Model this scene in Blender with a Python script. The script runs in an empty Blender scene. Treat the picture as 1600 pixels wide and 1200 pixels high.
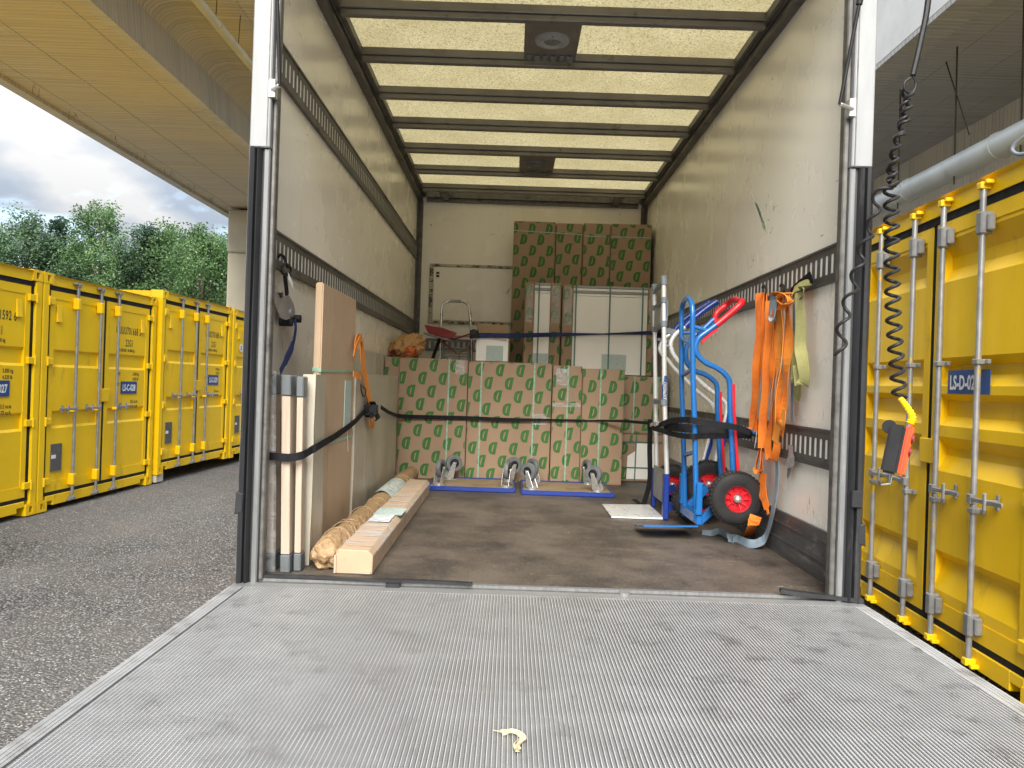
import bpy, bmesh, math, random
from mathutils import Vector, Matrix, noise, Euler
R_ = math.radians
random.seed(7)
SC = bpy.context.scene
COL = SC.collection
# ---------------------------------------------------------------- camera
EYE = 1.63                      # camera height above the tarmac
F = 1191.0                      # focal length in pixels of a 1600 px wide frame
cam_d = bpy.data.cameras.new('camera'); cam = bpy.data.objects.new('camera', cam_d); COL.objects.link(cam)
cam_d.sensor_width = 36.0; cam_d.lens = 36.0*F/1600.0
cam_d.clip_start = 0.05; cam_d.clip_end = 600
cam.matrix_world = Matrix.Translation((0, 0, EYE)) @ Matrix.Rotation(R_(90), 4, 'X') @ Matrix.Rotation(0.033, 4, 'Z')
SC.camera = cam
# ---------------------------------------------------------------- light
SUN_EL, SUN_AZ = 40.0, 183.0     # azimuth from +Y towards +X
EXPOSURE = 2.45
SC.view_settings.view_transform = 'Standard'; SC.view_settings.look = 'None'
SC.view_settings.gamma = 1.0; SC.view_settings.use_curve_mapping = False
SC.view_settings.exposure = EXPOSURE
sd = bpy.data.lights.new('sun', 'SUN'); sd.energy = 1.5; sd.angle = R_(40); sd.color = (1.0, .96, .88)
sun = bpy.data.objects.new('sun', sd); COL.objects.link(sun)
dvec = Vector((math.sin(R_(SUN_AZ))*math.cos(R_(SUN_EL)), math.cos(R_(SUN_AZ))*math.cos(R_(SUN_EL)), math.sin(R_(SUN_EL))))
sun.rotation_euler = dvec.to_track_quat('Z', 'Y').to_euler(); sun.location = dvec*60
W = bpy.data.worlds.new('World'); SC.world = W; W.use_nodes = True
nt = W.node_tree; nt.nodes.clear(); N = nt.nodes.new; L = nt.links.new
out = N('ShaderNodeOutputWorld'); mixs = N('ShaderNodeMixShader'); bg1 = N('ShaderNodeBackground'); bg2 = N('ShaderNodeBackground')
sky = N('ShaderNodeTexSky'); sky.sky_type = 'NISHITA'; sky.sun_disc = False
sky.sun_elevation = R_(SUN_EL); sky.sun_rotation = R_(SUN_AZ); sky.air_density = 1.2; sky.dust_density = 2.0
L(sky.outputs[0], bg1.inputs[0]); bg1.inputs[1].default_value = 0.08
tc = N('ShaderNodeTexCoord'); sep = N('ShaderNodeSeparateXYZ'); L(tc.outputs['Generated'], sep.inputs[0])
mx = N('ShaderNodeMath'); mx.operation = 'MAXIMUM'; mx.inputs[1].default_value = 0.03; L(sep.outputs[2], mx.inputs[0])
# project directions on a flat cloud layer so clouds shrink to the horizon
ad = N('ShaderNodeMath'); ad.operation = 'ADD'; ad.inputs[1].default_value = 0.38; L(mx.outputs[0], ad.inputs[0])
cmb = N('ShaderNodeVectorMath'); cmb.operation = 'DIVIDE'; cx = N('ShaderNodeCombineXYZ')
for i in range(3): L(ad.outputs[0], cx.inputs[i])
L(tc.outputs['Generated'], cmb.inputs[0]); L(cx.outputs[0], cmb.inputs[1])
n1 = N('ShaderNodeTexNoise'); n1.inputs['Scale'].default_value = 1.9; n1.inputs['Detail'].default_value = 9; n1.inputs['Roughness'].default_value = .52; n1.inputs['Distortion'].default_value = .25
L(cmb.outputs[0], n1.inputs['Vector'])
off = N('ShaderNodeVectorMath'); off.operation = 'ADD'; off.inputs[1].default_value = (3.3, 1.7, 9.0); L(cmb.outputs[0], off.inputs[0])
n2 = N('ShaderNodeTexNoise'); n2.inputs['Scale'].default_value = 2.6; n2.inputs['Detail'].default_value = 8; n2.inputs['Roughness'].default_value = .5
L(off.outputs[0], n2.inputs['Vector'])
r1 = N('ShaderNodeValToRGB'); r1.color_ramp.elements[0].position = .42; r1.color_ramp.elements[1].position = .54; L(n1.outputs['Fac'], r1.inputs[0])
r2 = N('ShaderNodeValToRGB')
e = r2.color_ramp.elements; e[0].position = .42; e[0].color = (.56, .65, .78, 1); e[1].position = .56; e[1].color = (1.0, 1.0, 1.0, 1)
m = e.new(.49); m.color = (.74, .80, .88, 1)
L(n2.outputs['Fac'], r2.inputs[0])
L(r2.outputs[0], bg2.inputs[0])
zf = N('ShaderNodeMath'); zf.operation = 'MULTIPLY_ADD'; L(mx.outputs[0], zf.inputs[0]); zf.inputs[1].default_value = .42; zf.inputs[2].default_value = .085; L(zf.outputs[0], bg2.inputs[1])   # overcast sky: brighter towards the zenith
L(r1.outputs[0], mixs.inputs[0]); L(bg1.outputs[0], mixs.inputs[1]); L(bg2.outputs[0], mixs.inputs[2]); L(mixs.outputs[0], out.inputs[0])

# ---------------------------------------------------------------- helpers
def qq(x, y): return (x-799)+.033*(y-600), (y-600)-.033*(x-800)
def aY(x, y, Y):
    r, d = qq(x, y); return Vector((Y*r/F, Y, EYE-Y*d/F))
def aX(x, y, X):
    r, d = qq(x, y); return aY(x, y, X*F/r)
def aZ(x, y, Z):
    r, d = qq(x, y); return aY(x, y, (EYE-Z)*F/d)

def smooth_path(pts, n=6):
    P = [Vector(p) for p in pts]
    if len(P) < 3: return P
    Q = [P[0]*2-P[1]]+P+[P[-1]*2-P[-2]]; o = []
    for i in range(1, len(Q)-2):
        a, b, c, d = Q[i-1], Q[i], Q[i+1], Q[i+2]
        for k in range(n):
            t = k/n
            o.append(.5*((2*b)+(-a+c)*t+(2*a-5*b+4*c-d)*t*t+(-a+3*b-3*c+d)*t**3))
    o.append(P[-1]); return o

class MB:
    def __init__(s): s.v = []; s.f = []
    def quad(s, a, b, c, d):
        n = len(s.v); s.v += [Vector(a), Vector(b), Vector(c), Vector(d)]; s.f.append((n, n+1, n+2, n+3)); return s
    def box(s, x0, x1, y0, y1, z0, z1):
        return s.hexa([(x0, y0, z0), (x1, y0, z0), (x1, y1, z0), (x0, y1, z0), (x0, y0, z1), (x1, y0, z1), (x1, y1, z1), (x0, y1, z1)])
    def hexa(s, p):
        n = len(s.v); s.v += [Vector(q) for q in p]
        s.f += [(n, n+3, n+2, n+1), (n+4, n+5, n+6, n+7), (n, n+1, n+5, n+4), (n+1, n+2, n+6, n+5), (n+2, n+3, n+7, n+6), (n+3, n, n+4, n+7)]
        return s
    def bar(s, a, b, w, h, up=(0, 0, 1)):
        a, b = Vector(a), Vector(b); d = (b-a).normalized(); u = Vector(up); sx = d.cross(u)
        if sx.length < 1e-4: sx = d.cross(Vector((1, 0, 0)))
        sx.normalize(); u = sx.cross(d).normalized(); sx = sx*w/2; u = u*h/2
        return s.hexa([a-sx-u, a+sx-u, b+sx-u, b-sx-u, a-sx+u, a+sx+u, b+sx+u, b-sx+u])
    def tube(s, pts, r, n=8, cap=True):
        P = [Vector(p) for p in pts]; m = len(P)
        if not hasattr(r, '__len__'): r = [r]*m
        t0 = (P[1]-P[0]).normalized(); a = Vector((0, 0, 1)) if abs(t0.z) < .9 else Vector((1, 0, 0))
        u = t0.cross(a).normalized(); base = len(s.v)
        for i in range(m):
            t = (P[min(i+1, m-1)]-P[max(i-1, 0)])
            t = t.normalized() if t.length > 1e-9 else t0
            u = (u-t*u.dot(t)); u = u.normalized() if u.length > 1e-6 else t.orthogonal().normalized()
            w = t.cross(u)
            for k in range(n):
                an = 2*math.pi*k/n; s.v.append(P[i]+(u*math.cos(an)+w*math.sin(an))*r[i])
        for i in range(m-1):
            for k in range(n):
                a0 = base+i*n+k; a1 = base+i*n+(k+1) % n
                s.f.append((a0, a1, a1+n, a0+n))
        if cap:
            s.f.append(tuple(base+k for k in reversed(range(n)))); s.f.append(tuple(base+(m-1)*n+k for k in range(n)))
        return s
    def cyl(s, a, b, r, n=12): return s.tube([a, b], r, n)
    def ribbon(s, pts, w, wd, t=.0025):
        P = [Vector(p) for p in pts]; m = len(P)
        WD = wd if isinstance(wd, list) else [wd]*m
        base = len(s.v)
        for i in range(m):
            tt = (P[min(i+1, m-1)]-P[max(i-1, 0)]).normalized(); d = Vector(WD[i]); d = (d-tt*d.dot(tt)); d = d.normalized() if d.length > 1e-5 else tt.orthogonal().normalized()
            nn = tt.cross(d).normalized()
            ww = w[i] if hasattr(w, '__len__') else w
            for sx, sn in ((-1, -1), (1, -1), (1, 1), (-1, 1)): s.v.append(P[i]+d*(sx*ww/2)+nn*(sn*t/2))
        for i in range(m-1):
            for k in range(4):
                a0 = base+i*4+k; a1 = base+i*4+(k+1) % 4; s.f.append((a0, a1, a1+4, a0+4))
        s.f.append((base+3, base+2, base+1, base)); e = base+(m-1)*4; s.f.append((e, e+1, e+2, e+3)); return s
    def lathe(s, prof, c, axis=(0, 1, 0), n=28):
        ax = Vector(axis).normalized(); u = ax.orthogonal().normalized(); w = ax.cross(u); c = Vector(c); base = len(s.v); m = len(prof)
        for r, a in prof:
            for k in range(n):
                an = 2*math.pi*k/n; s.v.append(c+ax*a+(u*math.cos(an)+w*math.sin(an))*r)
        for i in range(m-1):
            for k in range(n):
                a0 = base+i*n+k; a1 = base+i*n+(k+1) % n; s.f.append((a0, a1, a1+n, a0+n))
        return s
    def prism(s, poly, f0, f1):
        """poly: list of 2D; f0,f1: functions (a,b)->3D for the two ends"""
        n = len(poly); b = len(s.v)
        s.v += [Vector(f0(*p)) for p in poly]+[Vector(f1(*p)) for p in poly]
        s.f.append(tuple(range(b, b+n))); s.f.append(tuple(reversed(range(b+n, b+2*n))))
        for i in range(n): j = (i+1) % n; s.f.append((b+j, b+i, b+n+i, b+n+j))
        return s
    def add(s, me):
        b = len(s.v); s.v += [v.co.copy() for v in me.vertices]; s.f += [tuple(b+i for i in p.vertices) for p in me.polygons]; return s
    def move(s, fn): s.v = [Vector(fn(v)) for v in s.v]; return s
    def mesh(s, name, mat, loc=(0, 0, 0), bev=0, smooth=False, seg=1, fix=True):
        me = bpy.data.meshes.new(name); l = Vector(loc)
        me.from_pydata([tuple(v-l) for v in s.v], [], s.f)
        bm = bmesh.new(); bm.from_mesh(me)
        if fix: bmesh.ops.recalc_face_normals(bm, faces=bm.faces)
        if bev: bmesh.ops.bevel(bm, geom=[e for e in bm.edges if len(e.link_faces) == 2 and e.calc_face_angle(0) > .6], offset=bev, segments=seg, affect='EDGES', clamp_overlap=True)
        bm.to_mesh(me); bm.free()
        if smooth:
            for p in me.polygons: p.use_smooth = True
            me.set_sharp_from_angle(angle=R_(42))
        me.materials.append(mat); me.update(); return me

class Thing:
    def __init__(s, name, label, cat, loc=(0, 0, 0), M=None, group=None, kind=None):
        s.loc = Vector(loc); s.o = bpy.data.objects.new(name, None); COL.objects.link(s.o)
        s.o.empty_display_size = .1
        s.o.matrix_world = (M or Matrix.Identity(4)) @ Matrix.Translation(s.loc)
        s.o['label'] = label; s.o['category'] = cat
        if group: s.o['group'] = group
        if kind: s.o['kind'] = kind
    def part(s, name, mb, mat, parent=None, bev=0, smooth=False, stuff=False, label=None, seg=1, fix=True):
        me = mb if isinstance(mb, bpy.types.Mesh) else mb.mesh(name, mat, s.loc, bev, smooth, seg, fix)
        o = bpy.data.objects.new(name, me); COL.objects.link(o); o.parent = parent or s.o
        if stuff: o['kind'] = 'stuff'
        if label: o['label'] = label
        return o
def solo(name, label, cat, mb, mat, loc=None, M=None, group=None, bev=0, smooth=False, seg=1):
    if loc is None:
        xs = [v.x for v in mb.v]; ys = [v.y for v in mb.v]; zs = [v.z for v in mb.v]
        loc = ((min(xs)+max(xs))/2, (min(ys)+max(ys))/2, min(zs))
    me = mb.mesh(name, mat, loc, bev, smooth, seg); o = bpy.data.objects.new(name, me); COL.objects.link(o)
    o.matrix_world = (M or Matrix.Identity(4)) @ Matrix.Translation(Vector(loc))
    o['label'] = label; o['category'] = cat
    if group: o['group'] = group
    return o
def struct(name, mb, mat, smooth=False, kind='structure', fix=True):
    me = mb.mesh(name, mat, smooth=smooth, fix=fix); o = bpy.data.objects.new(name, me); COL.objects.link(o); o['kind'] = kind; return o

_tc = {}
def text_mb(body, size, fn, sx=1.0, bold=0.0, align='LEFT', spc=1.0):
    """flat lettering; fn(a,b)->3D"""
    cu = bpy.data.curves.new('lettering', 'FONT'); cu.body = body; cu.size = size; cu.offset = bold; cu.align_x = align; cu.resolution_u = 3; cu.space_character = spc
    ob = bpy.data.objects.new('lettering', cu); COL.objects.link(ob)
    me = bpy.data.meshes.new_from_object(ob); mb = MB().add(me); mb.v = [Vector(fn(v.x*sx, v.y)) for v in mb.v]
    bpy.data.objects.remove(ob); bpy.data.curves.remove(cu); bpy.data.meshes.remove(me); return mb

# ---------------------------------------------------------------- materials
class NT:
    def __init__(s, name):
        s.m = bpy.data.materials.new(name); s.m.use_nodes = True; s.t = s.m.node_tree; s.b = s.t.nodes['Principled BSDF']; s.out = s.t.nodes['Material Output']
        s._tc = s.n('ShaderNodeTexCoord')
    def n(s, k, **kw):
        x = s.t.nodes.new(k)
        for a, v in kw.items(): setattr(x, a, v)
        return x
    def l(s, a, b): s.t.links.new(a, b)
    def co(s, scale=(1, 1, 1), world=False, rot=(0, 0, 0)):
        mp = s.n('ShaderNodeMapping'); mp.inputs['Scale'].default_value = scale; mp.inputs['Rotation'].default_value = rot
        if world:
            g = s.n('ShaderNodeNewGeometry'); s.l(g.outputs['Position'], mp.inputs[0])
        else: s.l(s._tc.outputs['Object'], mp.inputs[0])
        return mp.outputs[0]
    def noise(s, co, scale, detail=5, rough=.55, dist=0):
        x = s.n('ShaderNodeTexNoise'); s.l(co, x.inputs['Vector']); x.inputs['Scale'].default_value = scale; x.inputs['Detail'].default_value = detail
        x.inputs['Roughness'].default_value = rough; x.inputs['Distortion'].default_value = dist; return x.outputs['Fac']
    def ramp(s, f, a, b, ca=(0, 0, 0), cb=(1, 1, 1)):
        x = s.n('ShaderNodeValToRGB'); s.l(f, x.inputs[0]); e = x.color_ramp.elements
        e[0].position = a; e[1].position = b; e[0].color = (*ca, 1); e[1].color = (*cb, 1); return x.outputs[0]
    def mix(s, f, a, b, mode='MIX'):
        x = s.n('ShaderNodeMix', data_type='RGBA', blend_type=mode)
        for sock, v in ((x.inputs[0], f), (x.inputs[6], a), (x.inputs[7], b)):
            if isinstance(v, (int, float)): sock.default_value = v
            elif isinstance(v, tuple): sock.default_value = (*v, 1)
            else: s.l(v, sock)
        return x.outputs[2]
    def math(s, op, a, b=0.0):
        x = s.n('ShaderNodeMath', operation=op)
        for i, v in enumerate((a, b)):
            if isinstance(v, (int, float)): x.inputs[i].default_value = v
            else: s.l(v, x.inputs[i])
        return x.outputs[0]
    def bump(s, h, strength=.3, dist=.01):
        x = s.n('ShaderNodeBump'); x.inputs['Strength'].default_value = strength; x.inputs['Distance'].default_value = dist; s.l(h, x.inputs['Height']); s.l(x.outputs[0], s.b.inputs['Normal']); return x
    def set(s, col=None, rough=None, metal=None, spec=None):
        for k, v in (('Base Color', col), ('Roughness', rough), ('Metallic', metal), ('Specular IOR Level', spec)):
            if v is None: continue
            if isinstance(v, (int, float)): s.b.inputs[k].default_value = v
            elif isinstance(v, tuple): s.b.inputs[k].default_value = (*v, 1)
            else: s.l(v, s.b.inputs[k])
        return s
def mat(name, c1, c2=None, rough=.5, metal=0, scale=6, stretch=(1, 1, 1), bump=0, bscale=60, bstretch=(1, 1, 1), bdist=.004, spec=.5, lo=.35, hi=.65, world=False, dirt=None, dirt_at=(.58, .75), dscale=3, dstretch=(1, 1, 1), rvar=.12):
    s = NT(name); c2 = c2 or tuple(x*.8 for x in c1)
    f = s.ramp(s.noise(s.co(stretch, world), scale), lo, hi); col = s.mix(f, c1, c2)
    if dirt:
        g = s.ramp(s.noise(s.co(dstretch, world), dscale, 8, .62), dirt_at[0], dirt_at[1]); col = s.mix(g, col, dirt)
    if 'yellow' in name and 'relief' not in name:
        g = s.math('MULTIPLY', s.ramp(s.noise(s.co((1, 1, .7)), 38, 4, .7), .70, .73), s.ramp(s.noise(s.co(), 1.7, 3), .48, .62)); col = s.mix(g, col, (.16, .085, .03))
        g = s.math('MULTIPLY', s.ramp(s.noise(s.co((7, 7, .5)), 2.4, 7, .7), .60, .78), .30); col = s.mix(g, col, (.36, .25, .06))
    rr = s.n('ShaderNodeMapRange'); s.l(s.noise(s.co((1, 1, 1), world), scale*2.3), rr.inputs[0]); rr.inputs[3].default_value = max(.03, rough-rvar); rr.inputs[4].default_value = min(1, rough+rvar)
    s.set(col, rr.outputs[0], metal, spec)
    if bump: s.bump(s.noise(s.co(bstretch, world), bscale, 6), bump, bdist)
    return s.m
M = {}
YEL = (.92, .585, .004); YEL2 = (.85, .53, .003)
M['yellow'] = mat('container_yellow_paint', YEL, YEL2, .36, spec=.4, scale=2.2, bump=.12, bscale=7, bdist=.01, dirt=(.40, .27, .03), dirt_at=(.60, .80), dscale=5, dstretch=(1, 1, .35))
M['yellow_worn'] = mat('worn_yellow_paint', YEL, YEL2, .42, scale=3, bump=.15, bscale=9, bdist=.01, dirt=(.22, .17, .07), dirt_at=(.60, .74), dscale=14, dstretch=(1, 1, .4))
M['gasket'] = mat('black_rubber_gasket', (.012, .012, .013), (.022, .022, .022), .8, spec=.2, scale=20, bump=.2)
M['galv'] = mat('galvanised_steel', (.34, .345, .35), (.24, .245, .25), .4, .45, scale=12, bump=.05)
M['galv_yellow'] = mat('galvanised_rod_with_yellow_overspray', (.38, .385, .39), (.27, .275, .28), .4, .45, scale=12, dirt=(.6, .40, .02), dirt_at=(.60, .64), dscale=5, dstretch=(1, 1, .6))
M['black_print'] = mat('black_stencil_print', (.02, .02, .02), (.05, .045, .03), .6, scale=60)
M['sign_blue'] = mat('blue_sign_vinyl', (.015, .06, .21), (.02, .07, .24), .35)
M['white_print'] = mat('white_print', (.8, .8, .8), (.74, .75, .76), .5)
M['plate'] = mat('grey_data_plate', (.16, .16, .15), (.09, .09, .085), .5, .3, scale=45, stretch=(1, 1, 4))
M['hole'] = mat('dark_cavity_shade_and_fittings', (.03, .025, .015), (.05, .04, .02), .8)  # painted shade inside corner castings; also dark rods, wires and latches
M['alu'] = mat('brushed_aluminium', (.22, .225, .23), (.16, .165, .17), .5, .35, scale=9, stretch=(8, 8, .6), bump=.1, bscale=40, dirt=(.25, .25, .24), dirt_at=(.6, .75), dscale=8)
M['alu_white'] = mat('white_anodised_post', (.30, .31, .32), (.25, .26, .27), .4, .1, scale=5, stretch=(3, 3, .5), bump=.06, dirt=(.30, .30, .29), dirt_at=(.64, .74), dscale=14, dstretch=(1, 1, .3))
M['alu_dark'] = mat('dull_dark_aluminium', (.16, .155, .145), (.11, .105, .10), .5, .5, scale=6, stretch=(4, .5, 4), bump=.15, bscale=60, dirt=(.05, .048, .045), dirt_at=(.56, .7), dscale=9)
M['alu_bow'] = mat('grey_roof_bow_metal', (.20, .19, .17), (.15, .14, .13), .45, .4, scale=4, dirt=(.07, .065, .06), dirt_at=(.6, .75), dscale=12)
M['rubber'] = mat('black_rubber', (.016, .017, .019), (.026, .027, .03), .5, scale=5, stretch=(3, 3, .6), bump=.3, bscale=30, bdist=.004, dirt=(.06, .06, .06), dirt_at=(.62, .75), dscale=10, dstretch=(2, 2, .4), spec=.35)
M['black'] = mat('black_plastic', (.012, .012, .013), (.018, .018, .02), .5, spec=.25, scale=12, bump=.1)
M['blackweb'] = mat('black_webbing', (.009, .009, .011), (.015, .015, .018), .85, spec=.2, scale=30, bump=.5, bscale=300)
M['blueweb'] = mat('dark_blue_webbing', (.012, .03, .13), (.01, .02, .08), .75, scale=20, bump=.4, bscale=300)
M['orange'] = mat('orange_webbing', (.78, .20, .015), (.60, .13, .012), .72, scale=7, bump=.5, bscale=260, dirt=(.30, .10, .03), dirt_at=(.58, .78), dscale=9)
M['orange2'] = mat('light_orange_webbing', (.80, .30, .04), (.64, .20, .025), .74, scale=7, bump=.5, bscale=260, dirt=(.32, .15, .05), dirt_at=(.58, .78), dscale=8)
M['olive'] = mat('olive_webbing', (.36, .34, .13), (.26, .25, .10), .8, scale=8, bump=.5, bscale=260, dirt=(.15, .14, .08), dirt_at=(.6, .8), dscale=9)
M['greyweb'] = mat('blue_grey_webbing', (.22, .29, .34), (.16, .21, .26), .8, scale=8, bump=.5, bscale=260)
M['blue'] = mat('blue_gloss_paint', (.008, .115, .36), (.010, .10, .31), .25, scale=6, bump=.08, dirt=(.05, .10, .16), dirt_at=(.64, .74), dscale=24)
M['blue_dark'] = mat('deep_blue_paint', (.008, .035, .25), (.008, .03, .20), .32, scale=6, dirt=(.04, .05, .10), dirt_at=(.64, .74), dscale=24)
M['red'] = mat('red_plastic', (.62, .012, .025), (.50, .01, .02), .35, scale=10)
M['silver'] = mat('satin_aluminium_tube', (.70, .71, .72), (.62, .63, .64), .3, .35, scale=8, stretch=(1, 1, .5), dirt=(.45, .45, .45), dirt_at=(.66, .8), dscale=9)
M['chrome'] = mat('zinc_plated_steel', (.62, .62, .60), (.50, .50, .49), .28, .7, scale=8)
M['tyre'] = mat('black_tyre_rubber', (.011, .011, .012), (.020, .019, .019), .7, spec=.3, scale=14, bump=.35, bscale=90)
M['greyrub'] = mat('grey_caster_rubber', (.15, .16, .17), (.11, .12, .13), .55, scale=20)
M['greyplast'] = mat('grey_plastic_clamp', (.18, .21, .24), (.14, .165, .19), .45, scale=20)
M['kraft'] = mat('kraft_paper', (.42, .265, .13), (.33, .20, .095), .7, scale=9, bump=.7, bscale=16, bdist=.02, dirt=(.17, .095, .04), dirt_at=(.58, .7), dscale=14)
M['carton'] = mat('brown_corrugated_card', (.335, .225, .148), (.29, .195, .127), .72, scale=3, stretch=(1, 1, .4), bump=.6, bscale=5, bstretch=(1, 1, .6), bdist=.02, dirt=(.22, .135, .08), dirt_at=(.62, .8), dscale=7)
M['carton2'] = mat('light_brown_card', (.47, .34, .225), (.41, .295, .19), .75, scale=3, bump=.2, bscale=22, bdist=.003, dirt=(.26, .16, .09), dirt_at=(.62, .8), dscale=7)
M['wood'] = mat('pale_wood_edge', (.46, .375, .295), (.37, .295, .225), .6, scale=9, stretch=(6, 6, .4), bump=.2, bscale=30)
M['green_print'] = mat('green_printed_ink', (.030, .125, .022), (.045, .16, .03), .7, scale=22)
M['pack_white'] = mat('white_lacquered_board', (.84, .83, .80), (.79, .78, .75), .4, scale=2, dirt=(.5, .49, .46), dirt_at=(.64, .8), dscale=3)
M['teal_label'] = mat('pale_teal_label', (.42, .52, .50), (.34, .43, .42), .5, scale=60, stretch=(1, 1, 3), lo=.5, hi=.56)
M['cream_wrap'] = mat('cream_foam_wrap', (.46, .42, .34), (.38, .345, .275), .35, scale=2.2, stretch=(1, 1, .5), bump=.5, bscale=6, bstretch=(1, 1, .4), bdist=.03, dirt=(.36, .33, .26), dirt_at=(.6, .8), dscale=4)
M['capgrey'] = mat('grey_corner_protector', (.10, .115, .125), (.13, .14, .15), .4, scale=9)
M['ply'] = mat('dirty_plywood', (.32, .24, .15), (.24, .17, .10), .65, scale=5, stretch=(1, 5, 1), dirt=(.13, .095, .06), dirt_at=(.52, .75), dscale=6)
M['red2'] = mat('dull_red_seat', (.30, .012, .018), (.24, .01, .014), .45)
M['redweb'] = mat('dark_red_plastic', (.24, .012, .016), (.18, .01, .014), .5)
M['skirt'] = mat('scuffed_aluminium_kick_board', (.13, .13, .128), (.09, .09, .09), .45, .45, scale=5, stretch=(1, .4, 5), bump=.3, bscale=40, bstretch=(1, .3, 3), dirt=(.24, .24, .235), dirt_at=(.56, .70), dscale=22, dstretch=(1, .35, 1))
M['foil'] = None
def film():
    s = NT('clear_stretch_film'); t = s.n('ShaderNodeBsdfTransparent'); mx_ = s.n('ShaderNodeMixShader')
    w = s.noise(s.co((1, 1, 3)), 9, 6, .6, 1.2)
    f = s.n('ShaderNodeMapRange'); s.l(w, f.inputs[0]); f.inputs[1].default_value = .35; f.inputs[2].default_value = .7; f.inputs[3].default_value = .08; f.inputs[4].default_value = .42
    s.set((.75, .76, .76), .12); s.bump(w, .9, .02)
    s.l(f.outputs[0], mx_.inputs[0]); s.l(t.outputs[0], mx_.inputs[1]); s.l(s.b.outputs[0], mx_.inputs[2]); s.l(mx_.outputs[0], s.out.inputs[0]); return s.m
M['film'] = film()
def film2():
    s = NT('stretch_film_painted_glints'); t = s.n('ShaderNodeBsdfTransparent'); mx_ = s.n('ShaderNodeMixShader')
    w = s.noise(s.co((1.2, 13, 2)), 2.2, 6, .6, .5)
    f = s.ramp(w, .52, .64, (.10,)*3, (.75,)*3); s.set((.72, .70, .70), .15); s.bump(w, 1.0, .03)  # white glints across the film painted as pale, more opaque bands
    s.l(f, mx_.inputs[0]); s.l(t.outputs[0], mx_.inputs[1]); s.l(s.b.outputs[0], mx_.inputs[2]); s.l(mx_.outputs[0], s.out.inputs[0]); return s.m
M['film2'] = film2()
def kraftmat():
    s = NT('crumpled_kraft_paper'); co = s.co()
    v = s.n('ShaderNodeTexVoronoi', feature='DISTANCE_TO_EDGE'); dn = s.n('ShaderNodeVectorMath', operation='ADD'); nz = s.n('ShaderNodeTexNoise'); s.l(co, nz.inputs['Vector']); nz.inputs['Scale'].default_value = 14
    sc = s.n('ShaderNodeVectorMath', operation='SCALE'); sc.inputs['Scale'].default_value = .08; s.l(nz.outputs['Color'], sc.inputs[0]); s.l(s.co((1, .45, 1)), dn.inputs[0]); s.l(sc.outputs[0], dn.inputs[1]); s.l(dn.outputs[0], v.inputs['Vector']); v.inputs['Scale'].default_value = 26
    c = s.mix(s.ramp(s.noise(co, 5, 6), .35, .65), (.36, .235, .125), (.27, .17, .085)); c = s.mix(s.math('MULTIPLY', s.ramp(v.outputs['Distance'], 0, .06, (1,)*3, (0,)*3), .35), c, (.42, .29, .17))
    s.set(c, .62); s.bump(s.ramp(v.outputs['Distance'], 0, .35), .5, .012); return s.m
M['kraft'] = kraftmat()
def strap_green():
    s = NT('pale_green_strapping_band'); s.set(s.mix(s.ramp(s.noise(s.co(), 40), .4, .6), (.30, .46, .36), (.20, .36, .26)), .3); return s.m
M['band'] = strap_green()
M['band_dark'] = mat('dark_green_strapping_band', (.07, .17, .13), (.05, .13, .10), .35)
def wallmat():
    s = NT('cream_truck_wall_laminate')
    co = s.co(world=True)
    c = s.mix(s.ramp(s.noise(co, 1.3, 4), .35, .65), (.88, .85, .77), (.85, .82, .74))
    # vertical grime streaks, scuffs, scratches
    g = s.ramp(s.noise(s.co((3, 3, .5), True), 2.2, 8, .65), .56, .80); c = s.mix(s.math('MULTIPLY', g, .28), c, (.50, .46, .37))
    k = s.ramp(s.noise(s.co((1, 6, .9), True, (.5, 0, 0)), 9, 8, .7, .6), .625, .655); k2 = s.ramp(s.noise(co, 1.1, 3), .48, .60); c = s.mix(s.math('MULTIPLY', k, k2), c, (.10, .09, .07))
    k3 = s.ramp(s.noise(s.co((1, 1.2, 7), True, (-.3, 0, 0)), 7, 8, .7, .3), .635, .66); k4 = s.ramp(s.noise(s.co((1.3, 1.3, 1.3), True), 1.7, 3), .52, .60); c = s.mix(s.math('MULTIPLY', k3, k4), c, (.15, .13, .10))
    s.set(c, s.ramp(s.noise(co, 3), .3, .7, (.16,)*3, (.34,)*3), 0); s.bump(s.noise(s.co((1, 1, .6), True), 1.2, 2), .06, .02); return s.m
M['wall'] = wallmat()
def roofmat():
    s = NT('translucent_fibreglass_roof'); co = s.co()
    f1 = s.noise(s.co((1, 1, 1)), 95, 5, .75, 1.0); f2 = s.noise(co, 3, 5)
    c = s.mix(s.ramp(f1, .50, .60), (.67, .63, .48), (.29, .255, .16)); c = s.mix(s.math('MULTIPLY', s.ramp(f2, .40, .7), .35), c, (.46, .41, .27))
    tr = s.n('ShaderNodeBsdfTranslucent'); s.l(c, tr.inputs[0]); s.set(c, .45); mx_ = s.n('ShaderNodeMixShader'); mx_.inputs[0].default_value = .80
    s.l(s.b.outputs[0], mx_.inputs[1]); s.l(tr.outputs[0], mx_.inputs[2]); s.l(mx_.outputs[0], s.out.inputs[0]); return s.m
M['roof'] = roofmat()
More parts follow.
